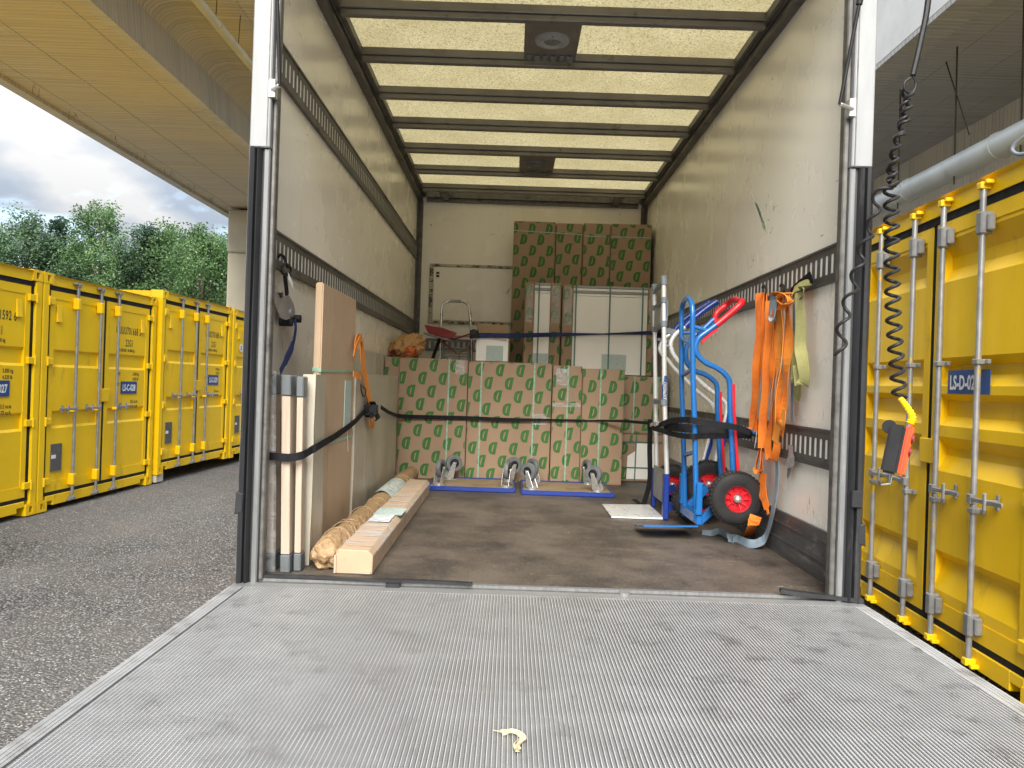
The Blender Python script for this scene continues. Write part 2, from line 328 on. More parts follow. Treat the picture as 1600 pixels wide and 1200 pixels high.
def floormat():
    s = NT('worn_brown_truck_floor'); co = s.co(world=True)
    c = s.mix(s.ramp(s.noise(co, 2.6, 9, .68), .40, .60), (.042, .034, .029), (.105, .086, .069))
    c = s.mix(s.ramp(s.noise(s.co((1, .6, 1), True), 3.1, 8, .65), .56, .70), c, (.032, .028, .025))
    sc = s.ramp(s.noise(s.co((2.5, 2.0, 1), True, (0, 0, .5)), 9, 9, .8, 2.5), .60, .63); c = s.mix(s.math('MULTIPLY', sc, .45), c, (.33, .28, .21))
    sc2 = s.ramp(s.noise(s.co((.8, 5, 1), True, (0, 0, .1)), 6, 9, .78, 1.8), .61, .64); c = s.mix(s.math('MULTIPLY', sc2, .5), c, (.35, .29, .22))
    fi = s.noise(co, 160, 4, .7); c = s.mix(s.ramp(fi, .55, .7), c, (.18, .15, .12))
    s.set(c, .5); s.bump(fi, .5, .004); return s.m
M['floor'] = floormat()
def liftmat():
    s = NT('ribbed_aluminium_platform'); co = s.co(world=True)
    c = s.mix(s.ramp(s.noise(co, 1.6, 8, .65), .35, .65), (.345, .35, .355), (.295, .298, .30))
    c = s.mix(s.math('MULTIPLY', s.ramp(s.noise(s.co((.5, 3, 1), True), 2.5, 8, .7), .52, .72), .5), c, (.48, .49, .49))
    c = s.mix(s.math('MULTIPLY', s.ramp(s.noise(s.co((6, .7, 1), True, (0, 0, .35)), 7, 9, .8, 1.2), .62, .66), .5), c, (.62, .63, .63)); c = s.mix(s.math('MULTIPLY', s.ramp(s.noise(s.co((1.4, 1, 1), True), 3.5, 9, .75), .58, .72), .18), c, (.20, .185, .165))
    fi = s.noise(co, 240, 3, .7); c = s.mix(s.math('MULTIPLY', s.ramp(fi, .58, .66), .5), c, (.55, .56, .56))
    s.set(c, s.ramp(s.noise(co, 6, 6), .3, .7, (.34,)*3, (.55,)*3), .55)
    w = s.n('ShaderNodeTexWave', wave_type='BANDS', bands_direction='Y'); s.l(co, w.inputs[0]); w.inputs['Scale'].default_value = 36; w.inputs['Distortion'].default_value = .6
    s.bump(s.mix(.5, w.outputs['Fac'], fi), .35, .003); return s.m
M['lift'] = liftmat()
def asphalt():
    s = NT('coarse_grey_tarmac'); co = s.co(world=True)
    v = s.n('ShaderNodeTexVoronoi'); s.l(co, v.inputs['Vector']); v.inputs['Scale'].default_value = 58; v.inputs['Randomness'].default_value = 1
    st = s.ramp(v.outputs['Color'], .0, 1.0); sx_ = s.n('ShaderNodeSeparateColor'); s.l(v.outputs['Color'], sx_.inputs[0])
    c = s.mix(s.ramp(sx_.outputs[0], .15, .95), (.055, .053, .051), (.37, .36, .35)); c = s.mix(s.ramp(sx_.outputs[1], .90, .97), c, (.58, .565, .545))
    c = s.mix(s.ramp(v.outputs['Distance'], .30, .62), c, (.03, .029, .028))
    c = s.mix(s.math('MULTIPLY', s.ramp(s.noise(co, 1.1, 6), .38, .66), .40), c, (.20, .165, .14))
    c = s.mix(s.math('MULTIPLY', s.ramp(s.noise(s.co((1, .35, 1), True), .55, 5), .42, .62), .35), c, (.30, .29, .275)); s.set(c, .8); h = s.ramp(v.outputs['Distance'], .1, .7, (1, 1, 1), (0, 0, 0)); s.bump(h, .8, .012); return s.m
M['rib'] = mat('pale_platform_rib', (.74, .75, .76), (.60, .61, .62), .35, .35, scale=9, world=True, dirt=(.30, .29, .28), dirt_at=(.56, .70), dscale=11)  # rib crests paler than the deck between them
M['edge'] = mat('dull_aluminium_edge', (.46, .47, .48), (.36, .37, .375), .4, .3, scale=5, world=True, dirt=(.24, .235, .23), dirt_at=(.52, .68), dscale=8)
M['groove'] = mat('dark_platform_groove', (.17, .17, .17), (.11, .108, .105), .6, .3, scale=5, dirt=(.07, .062, .055), dirt_at=(.55, .7), dscale=6, world=True)  # darker base below the deck sheet
M['tarmac'] = asphalt()
def concrete(name, c1, c2, c3, along=14, rot=(0, 0, 0), stain=(.12, .11, .09)):
    s = NT(name); co = s.co((.25, along, .25), True, rot)
    c = s.mix(s.ramp(s.noise(co, 1.0, 7, .7), .36, .64), c1, c2)
    w = s.n('ShaderNodeTexWave', wave_type='BANDS', bands_direction='Y'); s.l(s.co((1, 1, 1), True, rot), w.inputs[0]); w.inputs['Scale'].default_value = 2.6; w.inputs['Distortion'].default_value = .8; w.inputs['Detail'].default_value = 2; w.inputs['Detail Scale'].default_value = .3
    c = s.mix(s.math('MULTIPLY', s.ramp(w.outputs['Fac'], .0, .14, (1,)*3, (0,)*3), .38), c, stain)
    c = s.mix(s.math('MULTIPLY', s.ramp(s.noise(s.co((.12, .5, .4), True), 1.3, 6), .42, .62), .6), c, c3)
    c = s.mix(s.ramp(s.noise(s.co((1, 1, 1), True), 5, 8, .7), .68, .76), c, stain)
    s.set(c, .85); s.bump(s.mix(.4, s.noise(co, 1.0, 7, .7), w.outputs['Fac']), .5, .03); return s.m
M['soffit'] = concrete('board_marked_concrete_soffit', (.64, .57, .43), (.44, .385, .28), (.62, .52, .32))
M['soffit_grey'] = concrete('grey_board_marked_soffit', (.42, .42, .41), (.30, .30, .29), (.37, .37, .36))
M['girder'] = concrete('streaked_concrete_girder', (.60, .57, .50), (.46, .44, .38), (.60, .54, .42), along=5)
M['pier'] = concrete('pale_concrete_pier', (.46, .42, .33), (.38, .345, .27), (.42, .38, .28), along=.3)
M['white_conc'] = mat('white_painted_concrete', (.62, .62, .60), (.54, .54, .52), .8, scale=2, dirt=(.36, .36, .34), dirt_at=(.6, .8), dscale=1.5, world=True)
M['pipe'] = mat('pale_grey_drain_pipe', (.48, .51, .50), (.40, .43, .42), .35, scale=1.5, dirt=(.26, .27, .26), dirt_at=(.6, .75), dscale=3)
M['pipe_yellow'] = mat('cream_drain_pipe', (.60, .54, .34), (.52, .46, .28), .4, scale=2)
M['bark'] = mat('tree_bark', (.12, .09, .065), (.08, .06, .045), .9, scale=4, stretch=(4, 4, .7), bump=.6, bscale=10)
def leafmat(name, a, b):
    s = NT(name); g = s.n('ShaderNodeNewGeometry'); c = s.mix(g.outputs['Random Per Island'], a, b)
    c = s.mix(s.ramp(s.noise(s.co(), .55, 3), .38, .62), c, tuple(x*.72 for x in a))
    s.set(c, .55); tr = s.n('ShaderNodeBsdfTranslucent'); s.l(c, tr.inputs[0]); mx_ = s.n('ShaderNodeMixShader'); mx_.inputs[0].default_value = .35
    s.l(s.b.outputs[0], mx_.inputs[1]); s.l(tr.outputs[0], mx_.inputs[2]); s.l(mx_.outputs[0], s.out.inputs[0]); return s.m
M['leaf_a'] = leafmat('dark_tree_leaves', (.055, .115, .05), (.115, .205, .09))
M['leaf_b'] = leafmat('fresh_tree_leaves', (.085, .17, .06), (.18, .30, .115))
M['leaf_c'] = leafmat('grey_green_tree_leaves', (.035, .08, .045), (.08, .145, .075))
# ================================================================ STRUCTURE
def gz(x, y): # ground height: falls away gently from the left container row
    t = min(1, max(0, (-x-2.2)/2.6)); t = t*t*(3-2*t); u = min(1, max(0, (x-1.5)/.8)); return .062*t+.030*u*(1 if x < 30 else 0)
xs = [-160, -80, -40, -20, -12]+[-9+.25*i for i in range(45)]+[4, 8, 20, 60, 160]
ys = [-60, -20, -5, 0, 2, 4, 6, 8, 10, 12, 15, 20, 30, 50, 100, 250, 500]
g = MB()
for y in ys:
    for x in xs: g.v.append(Vector((x, y, gz(x, y))))
nx = len(xs)
for j in range(len(ys)-1):
    for i in range(nx-1): a = j*nx+i; g.f.append((a, a+1, a+nx+1, a+nx))
struct('ground', g, M['tarmac'], smooth=True)
# loose chippings lying on the tarmac (uncountable)
st = MB(); rs = random.Random(3)
def chip(x, y, r):
    z = gz(x, y)+r*.25; b = len(st.v)
    ps = [(1, 0, 0), (0, 1, 0), (-1, 0, 0), (0, -1, 0), (0, 0, .7), (0, 0, -.5)]; an = rs.random()*6.3; ca, sa = math.cos(an), math.sin(an)
    for p in ps:
        k = r*rs.uniform(.7, 1.25); st.v.append(Vector((x+(p[0]*ca-p[1]*sa)*k, y+(p[0]*sa+p[1]*ca)*k, z+p[2]*k)))
    for f in ((0, 1, 4), (1, 2, 4), (2, 3, 4), (3, 0, 4), (1, 0, 5), (2, 1, 5), (3, 2, 5), (0, 3, 5)): st.f.append(tuple(b+i for i in f))
for i in range(15000):
    y = 2.6+7.5*rs.random()**1.3; x = -1.2-3.75*rs.random()**.9
    chip(x, y, rs.uniform(.003, .0085))
for i in range(2600): chip(rs.uniform(1.5, 2.9), rs.uniform(2.4, 5.4), rs.uniform(.004, .011))
def chipmat():
    s = NT('stone_chippings'); gg = s.n('ShaderNodeNewGeometry'); s.set(s.ramp(gg.outputs['Random Per Island'], .0, 1.0, (.12, .115, .11), (.42, .405, .38)), .8); return s.m
o = struct('gravel', st, chipmat(), kind='stuff')

# ---------------------------------------------------------------- bridges
H1, H2 = 6.0, 7.1
def line_ridges(xs_, z, y0, y1, w=.035):
    m_ = MB()
    for x in xs_: m_.box(x-w/2, x+w/2, y0, y1, z-.012, z+.002)
    return m_
LB = Thing('concrete_bridge', 'long concrete bridge deck with yellow-lit soffit crossing above the left container row', 'bridge', (-7, 14, 0))
z1 = EYE+H1; z2 = EYE+H2
LB.part('lower_deck', MB().box(-10.66, -7.26, -14, 90, z1, z1+1.35), M['soffit'])
LB.part('edge_beam', MB().box(-10.92, -10.663, -14, 90, z1-.09, z1+.9), M['girder'])
LB.part('girder_face', MB().hexa([(-7.257, -14, z1-.002), (-7.05, -14, z1-.002), (-7.05, 90, z1-.002), (-7.257, 90, z1-.002), (-7.257, -14, z2), (-7.17, -14, z2), (-7.17, 90, z2), (-7.257, 90, z2)]), M['girder'])
fil = MB()
pr = [(-7.17, z2-.42), (-7.12, z2-.20), (-6.98, z2-.07), (-6.72, z2+.003), (-7.17, z2+.003)]
fil.prism(pr, lambda a, b: (a, -14, b), lambda a, b: (a, 90, b)); LB.part('haunch', fil, M['soffit'], smooth=True)
LB.part('upper_deck', MB().box(-7.255, -4.6, -14, 90, z2+.001, z2+.35), M['soffit'])
LB.part('parapet', MB().box(-4.6, -4.35, -14, 90, z2-.10, z2+1.1), M['white_conc'])
LB.part('formwork_ridge', line_ridges([-10.25, -9.1, -7.55], z1, -14, 90), M['girder'], stuff=True)
LB.part('formwork_ridge', line_ridges([-6.4, -5.5], z2, -14, 90), M['soffit'], stuff=True)
pp = MB(); pp.tube([(-5.62, y, EYE+6.42) for y in (-14, 10, 40, 90)], .085, 14)
for y in (8, 11, 14, 17, 20, 24): pp.cyl((-5.62, y, EYE+6.42), (-5.62, y+.06, EYE+6.42), .10, 14)
LB.part('drain_pipe', pp, M['pipe_yellow'], smooth=True)
hg = MB()
for k in range(24):
    y = 7+k*1.15; hg.cyl((-5.62, y, EYE+6.5), (-5.60, y, z2), .008, 5)
    if k % 2: hg.cyl((-5.2, y+.2, EYE+6.75), (-5.1, y, z2), .007, 5)
LB.part('hanger_rod', hg, M['hole'], stuff=True)
wires = MB(); rw = random.Random(5)
for k in range(16):
    y = 6.5+k*1.6
    for j in range(3): x = -10.5+rw.random()*.2; wires.cyl((x, y+j*.12, z1), (x+rw.uniform(-.08, .08), y+j*.12+rw.uniform(-.1, .1), z1-rw.uniform(.08, .22)), .004, 4)
LB.part('tie_wire', wires, M['hole'], stuff=True)
for (ya, yb) in ((27.2, 28.8), (62, 63.6)):
    LB.part('pier', MB().box(-10.30, -7.9, ya, yb, -.02, EYE+4.35).box(-10.32, -7.88, ya-.02, yb+.02, EYE+4.37, z1-.11), M['pier'], bev=.05)
    LB.part('bearing', MB().box(-10.0, -8.2, ya+.3, yb-.3, z1-.11, z1+.01), M['hole'])
RB = Thing('concrete_viaduct', 'grey concrete viaduct with white fascia passing over the right-hand container', 'viaduct', (10, 14, 0))
RB.part('fascia', MB().box(6.40, 6.62, -14, 90, z1, z1+2.3), M['white_conc'])
RB.part('edge_band', MB().box(6.405, 6.94, -14, 90, z1-.09, z1-.001), M['soffit_grey'])
RB.part('deck_slab', MB().box(6.64, 9.86, -14, 90, z1-.0005, z1+.5), M['soffit_grey'])
RB.part('girder_wall', MB().box(9.86, 10.3, -14, 90, EYE+1.6, z1+.5), M['girder'])
RB.part('abutment_wall', MB().box(9.9, 10.5, -14, 90, -.02, EYE+1.6), M['soffit_grey'])
RB.part('formwork_ridge', line_ridges([7.6, 8.5, 9.3], z1, -14, 90), M['soffit_grey'], stuff=True)
rp = MB(); rp.tube([(7.5, y, EYE+3.97) for y in (-14, 5, 30, 60, 90)], .205, 20); RB.part('drain_pipe', rp, M['pipe'], smooth=True)
for y in (8.2, 10.1, 11.9, 14.6, 17.5): RB.part('pipe_collar', MB().cyl((7.5, y-.025, EYE+3.97), (7.5, y+.025, EYE+3.97), .222, 20), M['pipe'], smooth=True)
hg = MB()
for y in (8.6, 11.3, 13.0, 14.9, 17.0, 20, 24): hg.cyl((7.42, y, EYE+3.65), (7.40, y, z1), .014, 6)
hg.cyl((7.3, 12.4, EYE+4.3), (7.55, 13.6, z1), .012, 6)
RB.part('hanger_rod', hg, M['hole'], stuff=True)

# ================================================================ CONTAINERS
def container(label, pos, rotz, H=2.59, number='UUUU701668 5', sign='LS-C-028', recess=((1.60, 1.74), (.92, 1.06)), depth=.026, rods=(.58, 1.05, 1.44), grey=False, block=None, lat=6.058, extras=True):
    Wd = 2.438
    Mx = Matrix.Translation(pos) @ Matrix.Rotation(rotz, 4, 'Z')
    T = Thing('shipping_container', label, 'shipping container', (0, 0, 0), Mx, 'yellow shipping containers under the bridges')
    Y = M['yellow']; top = H-.03
    body = MB(); body.box(.06, Wd-.06, .12, lat-.12, .14, top)
    # corrugated long sides
    for sx, xx in ((0, .06), (1, Wd-.06)):
        sgn = -1 if sx == 0 else 1; n_ = 22; L0, L1 = .2, lat-.2; pit = (L1-L0)/n_
        for i in range(n_):
            y = L0+i*pit; d = .034
            p = [(0, 0), (d, pit*.18), (d, pit*.5), (0, pit*.68)]
            body.prism(p, lambda a, b, y=y: (xx+sgn*a, y+b, .2), lambda a, b, y=y: (xx+sgn*a, y+b, top-.08))
    T.part('body', body, Y)
    for xx in (0, Wd-.10):
        for yy in (.0, lat-.12): T.part('corner_post', MB().box(xx, xx+.10, yy, yy+.12, .118, H-.118), Y, bev=.006)
    T.part('header', MB().box(.163, Wd-.163, .012, .12, H-.125, H-.028).hexa([(.163, .012, H-.028), (Wd-.163, .012, H-.028), (Wd-.163, .14, H-.028), (.163, .14, H-.028), (.163, -.012, H-.014), (Wd-.163, -.012, H-.014), (Wd-.163, .14, H-.014), (.163, .14, H-.014)]), Y)
    sill = MB().box(.28, Wd-.28, .012, .12, .045, .155).box(.163, .28, .012, .12, .095, .155).box(Wd-.28, Wd-.163, .012, .12, .095, .155)
    T.part('sill', sill, Y, bev=.004)
    for xa_, xb_ in ((0, .06), (Wd-.06, Wd)):
        T.part('top_rail', MB().box(xa_, xb_, .165, lat-.165, H-.09, H-.016), Y)
        T.part('bottom_rail', MB().box(xa_, xb_, .165, lat-.165, .04, .16), Y)
    for xx in (0, Wd-.162):
        for z0 in (0, H-.118):
            for yy in (-.003, lat-.173):
                c = MB(); x1 = xx+.162; a = xx+.055; b = xx+.107; z1_ = z0+.118
                y1 = yy+.03 if yy < 1 else yy+.146; y0 = yy if yy < 1 else yy+.146
                c.box(xx, a, yy, yy+.176, z0, z1_).box(b, x1, yy, yy+.176, z0, z1_)
                c.box(a, b, yy, yy+.176, z0, z0+.026).box(a, b, yy, yy+.176, z1_-.026, z1_)
                co_ = T.part('corner_casting', c, M['yellow_worn'])
                T.part('cavity_shade', MB().box(a, b, yy+.03, yy+.146, z0+.026, z1_-.026), M['hole'], parent=co_)  # dark block puts the shade of the hole into colour
    # gasket
    gz0, gz1 = .155, H-.125; gk = MB()
    gk.box(.10, Wd-.10, .020, .06, gz1-.052, gz1).box(.10, Wd-.10, .024, .06, gz0, gz0+.040)
    gk.box(.10, .153, .026, .06, gz0+.040, gz1-.052).box(Wd-.153, Wd-.10, .026, .06, gz0+.040, gz1-.052).box(1.197, 1.241, .026, .06, gz0+.040, gz1-.052)
    T.part('door_gasket', gk, M['gasket'])
    RB_ = M['galv'] if grey else M['yellow_worn']
    for di, (xa, xb) in enumerate(((.155, 1.195), (1.243, Wd-.155))):
        za, zb = gz0+.042, gz1-.054; yf = .022
        slab = MB(); st_ = .075
        slab.box(xa, xa+st_, yf, .10, za, zb).box(xb-st_, xb, yf, .10, za, zb).box(xa+st_, xb-st_, yf, .075, za, za+.075+.04).box(xa+st_, xb-st_, yf, .075, zb-.09, zb)
        prof = [(za+.115, yf+.006)]
        for rr_ in sorted(recess):
            a0, a1, a2, a3 = rr_ if len(rr_) == 4 else (rr_[0]-.028, rr_[0], rr_[1], rr_[1]+.028)
            prof += [(a0, yf+.006), (a1, yf+.006+depth), (a2, yf+.006+depth), (a3, yf+.006)]
        prof.append((zb-.09, yf+.006))
        poly = [(b_, a_) for a_, b_ in prof]+[(.104, prof[-1][0]), (.104, prof[0][0])]
        slab.prism(poly, lambda a, b: (xa+st_, a, b), lambda a, b: (xb-st_, a, b))
        D = T.part('door', slab, Y)
        for hz in [za+.12+(zb-za-.24)*k/3 for k in range(4)]:
            hx = xa-.060 if di == 0 else xb-.045
            T.part('hinge', MB().box(hx, hx+.105, -.004, yf+.004, hz-.035, hz+.035).cyl((hx+(.0 if di == 0 else .105), -.004, hz-.05), (hx+(.0 if di == 0 else .105), -.004, hz+.05), .012, 8), M['yellow_worn'], parent=D, bev=.004)
        for rx in rods:
            if not (xa < rx < xb): continue
            rod = MB().cyl((rx, -.022, .07), (rx, -.022, H-.06), .017, 12)
            ro = T.part('lock_rod', rod, M['galv_yellow'] if grey else M['galv'], parent=D, smooth=True)
            br = MB()
            for bz, hh in ((za+.10, .13), (zb-.11, .13)):
                br = MB(); br.box(rx-.03, rx+.03, -.046, yf+.0, bz-hh/2, bz+hh/2)
                if grey: br.box(rx+.0299, rx+.062, -.02, yf, bz-.05, bz+.05)
                T.part('rod_guide', br, RB_, parent=D, bev=.008)
            for bz in (za+(zb-za)*.30, za+(zb-za)*.64) if grey else (za+(zb-za)*.40,):
                br = MB(); br.box(rx-.028, rx+.028, -.043, yf, bz-.016, bz+.016); br.box(rx+.0279, rx+.058, .0, yf, bz-.014, bz+.014)
                T.part('rod_bracket', br, RB_, parent=D, bev=.004)
            for bz, s_ in ((.085, 1), (H-.075, -1)):
                cm = MB(); cm.box(rx-.022, rx+.022, -.05, .012, bz-.02, bz+.02).box(rx-.055, rx-.026, -.035, .012, bz-.016*s_-.012, bz-.016*s_+.012).box(rx+.026, rx+.055, -.035, .012, bz-.016*s_-.012, bz-.016*s_+.012)
                T.part('cam_keeper', cm, M['galv'] if not grey else M['yellow_worn'], parent=D, bev=.004)
            # handle
            hz = 1.10 if not grey else 1.02; sg = -1 if di == 0 else 1
            if grey: sg = 1
            if not (xa+.03 < rx+sg*.34 < xb): sg = -sg
            hb = MB().bar((rx, -.045, hz), (rx+sg*.33, -.055, hz+.01), .010, .026).box(rx-.023, rx+.023, -.052, -.02, hz-.028, hz+.028)
            kx = rx+sg*.17; hb.box(kx-.011, kx+.011, -.066, -.050, hz-.045, hz+.055).box(kx-.009, kx+.009, -.0499, yf, hz-.014, hz+.018).box(kx-.013, kx+.013, .008, yf, hz-.04, hz+.05)
            T.part('door_handle', hb, M['galv'], parent=D, bev=.004)
    T.part('door_clasp', MB().box(1.15, 1.31, -.006, .02, 1.17, 1.33), Y, bev=.006)
    if extras:
        # vent covers, data plate
        for vx in (.30, 2.10): T.part('vent_cover', MB().hexa([(vx-.04, .0, H-.52), (vx+.04, .0, H-.52), (vx+.04, .026, H-.52), (vx-.04, .026, H-.52), (vx-.04, .015, H-.34), (vx+.04, .015, H-.34), (vx+.04, .026, H-.34), (vx-.04, .026, H-.34)]), M['yellow_worn'], bev=.004)
        T.part('data_plate', MB().box(.23, .42, .012, .0279, .42, .72), M['plate']); T.part('plate_sticker', MB().box(.235, .31, .0095, .0119, .56, .60), M['white_print'])
        yt = .0262
        fn = lambda x, z: (lambda a, b: (x+a, yt, z+b))
        T.part('stencil_lettering', text_mb(number, .135, fn(1.475, 2.03), .60, .002, spc=1.16), M['black_print'])
        for s_, x, z, sz, k in (('22G1', 1.70, 1.875, .13, .62), ('MAX GROSS  30.480 kg', 1.50, 1.805, .052, .75), ('TARE', 1.50, 1.50, .055, .75), ('2.050 kg', 1.90, 1.50, .055, .75), ('4.520 lb', 1.90, 1.435, .055, .75), ('NET', 1.50, 1.36, .055, .75), ('CU. CAP', 1.50, 1.02+.0, .0, .75), ('33.2 cu.m.', 1.86, 1.14, .055, .75), ('1.172 cu.ft.', 1.84, 1.075, .055, .75)):
            if sz: T.part('stencil_lettering', text_mb(s_, sz, fn(x, z), k, .0015, spc=1.1), M['black_print'])
        sp = T.part('name_sign', MB().box(1.62, 2.00, .018, .0279, 1.26, 1.42), M['sign_blue'])
        T.part('sign_lettering', text_mb(sign, .115, lambda a, b: (1.645+a, .0155, 1.30+b), .72, .004), M['white_print'], parent=sp)
    if block: T.part('concrete_block', MB().box(.02, .22, .02, .3, -block, -.002), M['girder'])
    return T
la = R_(90-1.75); ldir = Vector((math.sin(R_(1.75)), math.cos(R_(1.75)), 0))
PB = Vector((-5.04, 8.16, .078)); w_ = 2.438
container('yellow container with sign LS-C-028, standing level with the ground in the left row', PB, la, number='UUUU701668 5', sign='LS-C-028')
container('yellow container cut off by the left edge of the photo', PB-ldir*(w_+.02), la, number='UUUU70159Z 6'.replace('Z', '2'), sign='LS-C-027')
container('yellow container numbered 029 raised on a concrete block, third in the left row', PB+ldir*(w_+.06)+Vector((.045, 0, .118)), la, number='UUUU701686 0', sign='LS-C-029', block=.11)
PD = PB+ldir*(2*w_+.13)+Vector((.05, 0, .112))
tD = container('yellow container partly hidden behind the black truck door seal, fourth in the left row', PD, la, number='UUUU701701 3', sign='LS-C-030')
tD.part('round_sticker', MB().lathe([(0, .0095), (.075, .0095), (.075, .012), (0, .012)], (.40, 0, 1.92), (0, 1, 0), 20), M['white_print'])
tD.part('sticker_lettering', text_mb('0', .12, lambda a, b: (.368+a, .0075, 1.88+b), .8, .003), M['black_print'])
container('yellow container at the far end of the left row behind the truck side', PD+ldir*(w_+.05), la, number='UUUU701715 8', sign='LS-C-031')
# right-hand high container
ra = R_(-90-2.1); rdir = Vector((math.sin(R_(2.1)), math.cos(R_(2.1)), 0))
seam = Vector((2.72, 4.995, .037))
PR = seam+rdir*1.219
TR = container('tall yellow container beside the tail lift at the right, grey lock rods and corrugated doors', PR, ra, H=2.896, rods=(.52, 1.03, 1.40, 1.83), recess=((1.67, 1.74, 1.80, 1.85), (1.42, 1.48, 1.58, 1.62), (1.13, 1.23, 1.28, 1.35), (.38, .54, .57, .63), (2.33, 2.415, 2.49, 2.60)), depth=.058, grey=True, extras=False)
PR2 = PR+rdir*(w_+.05)
container('yellow container just ahead of the tall right-hand one, behind the truck', PR2, ra, H=2.59, number='UUUU701722 4', sign='LS-D-03')
# LS-D-02 sign follows the corrugation
yf_ = .022+.006
pf = [(1.622, yf_+.0), (1.768, yf_)]
def yp(z): return yf_+.058*min(1, max(0, (z-1.67)/.07))
sg_ = MB()
for i in range(len(pf)-1):
    (za, ya), (zb, yb) = pf[i], pf[i+1]
    sg_.hexa([(1.43, ya-.006, za), (1.875, ya-.006, za), (1.875, ya-.002, za), (1.43, ya-.002, za), (1.43, yb-.006, zb), (1.875, yb-.006, zb), (1.875, yb-.002, zb), (1.43, yb-.002, zb)])
sp = TR.part('name_sign', sg_, M['sign_blue'])
TR.part('sign_lettering', text_mb('LS-D-02', .118, lambda a, b: (1.455+a, yf_-.0085, 1.652+b), .70, .004), M['white_print'], parent=sp)
cb = MB().tube(smooth_path([(2.32, .0, 2.985), (2.24, -.03, 2.985), (2.18, -.06, 2.955), (2.17, -.07, 2.92), (2.22, -.06, 2.885), (2.32, -.03, 2.875), (2.43, -.02, 2.878)]), .010, 8)
solo('cable_loop', 'grey bent cable loop sticking out of the top of the tall right-hand container', 'cable', cb, M['greyplast'], M=Matrix.Translation(PR) @ Matrix.Rotation(ra, 4, 'Z'), smooth=True)
# ================================================================ TRUCK BODY
FZ = EYE-.74; CZ = EYE+1.825; XL, XR = -.977, 1.26; YR, YB = 2.80, 7.456
T = Thing('box_truck', 'open white box truck body with translucent ribbed roof, seen from behind its lowered tail lift', 'truck', (.14, 5.1, FZ))
T.part('side_wall', MB().box(XL-.008, XL, YR+.005, YB, FZ-.02, CZ+.02), M['wall'])
T.part('side_wall', MB().box(XR, XR+.035, YR+.005, YB, FZ-.02, CZ+.02), M['wall'])
T.part('front_wall', MB().box(XL-.035, XR+.035, YB+.002, YB+.04, FZ-.02, CZ+.02), M['wall'])
T.part('load_floor', MB().box(XL-.03, XR+.03, YR-.005, YB, FZ-.12, FZ), M['floor'])
T.part('roof_sheet', MB().box(XL-.03, XR+.03, YR-.02, YB+.03, CZ+.022, CZ+.026), M['roof'])
for y in (2.86, 3.20, 3.73, 4.26, 4.81, 5.36, 5.93, 6.52, 7.12):
    b = MB().box(XL+.08, XR-.08, y-.021, y+.021, CZ-.052, CZ-.022).box(XL+.08, XR-.08, y-.034, y+.034, CZ-.022, CZ+.020)
    T.part('roof_bow', b, M['alu_bow'], bev=.004)
for s_, xx in ((1, XL), (-1, XR)):
    b = MB()
    b.box(min(xx, xx+s_*.085), max(xx, xx+s_*.085), YR+.08, YB, CZ-.02, CZ+.021)
    b.box(min(xx+s_*.001, xx+s_*.050), max(xx+s_*.001, xx+s_*.050), YR+.08, YB, CZ-.062, CZ-.0205)
    b.box(min(xx+s_*.056, xx+s_*.064), max(xx+s_*.056, xx+s_*.064), YR+.08, YB, CZ-.034, CZ-.0205)
    T.part('cant_rail', b, M['alu_dark'])
    c = MB().box(min(xx+s_*.001, xx+s_*.055), max(xx+s_*.001, xx+s_*.055), YB-.012, YB, FZ, CZ-.063).box(min(xx+s_*.001, xx+s_*.012), max(xx+s_*.001, xx+s_*.012), YB-.06, YB-.013, FZ, CZ-.063).box(min(xx+s_*.024, xx+s_*.034), max(xx+s_*.024, xx+s_*.034), YB-.024, YB-.012, FZ, CZ-.063)
    T.part('corner_profile', c, M['alu_dark'])
T.part('front_top_rail', MB().box(XL+.086, XR-.086, YB-.05, YB, CZ-.035, CZ+.02).box(XL+.086, XR-.086, YB-.02, YB, CZ-.075, CZ-.0355), M['alu_dark'])
for x in (-.70, .95): T.part('rail_bracket', MB().box(x-.05, x+.05, YB-.30, YB-.052, CZ-.045, CZ+.018).box(x-.03, x+.03, YB-.31, YB-.051, CZ-.06, CZ-.0455), M['alu_dark'], bev=.006)
for (x0, y0, y1) in ((.005, 3.77, 4.22), (.0, 5.97, 6.48)):
    p = T.part('lamp_plate', MB().box(x0, x0+.285, y0, y1, CZ-.030, CZ-.024), M['alu_bow'])
    cx_, cy_ = x0+.145, (y0+y1)/2-.03
    rz = CZ-.030
    T.part('lamp_ring', MB().lathe([(.036, rz-.002), (.052, rz-.020), (.062, rz-.022), (.088, rz-.010), (.092, rz)], (cx_, cy_, 0), (0, 0, 1), 32), M['greyrub'] if y0 > 5 else M['alu_white'], parent=p, smooth=True)
    T.part('lamp_lens', MB().lathe([(0, rz-.018), (.030, rz-.016), (.051, rz-.004)], (cx_, cy_, 0), (0, 0, 1), 32), M['alu'], parent=p, smooth=True)
    sc_ = MB()
    for k in range(3):
        an = k*2.094+.5; sc_.cyl((cx_+.073*math.cos(an), cy_+.073*math.sin(an), rz-.020), (cx_+.073*math.cos(an), cy_+.073*math.sin(an), rz-.012), .005, 8)
    T.part('screw', sc_, M['chrome'], parent=p)
    gp = MB()
    for k in range(6): gp.box(x0+.015+k*.044, x0+.015+k*.044+.030, y1-.075, y1-.01, CZ-.038-.004*(k % 2), CZ-.0305)
    T.part('cable_clip', gp, M['greyrub'], parent=p, bev=.004)
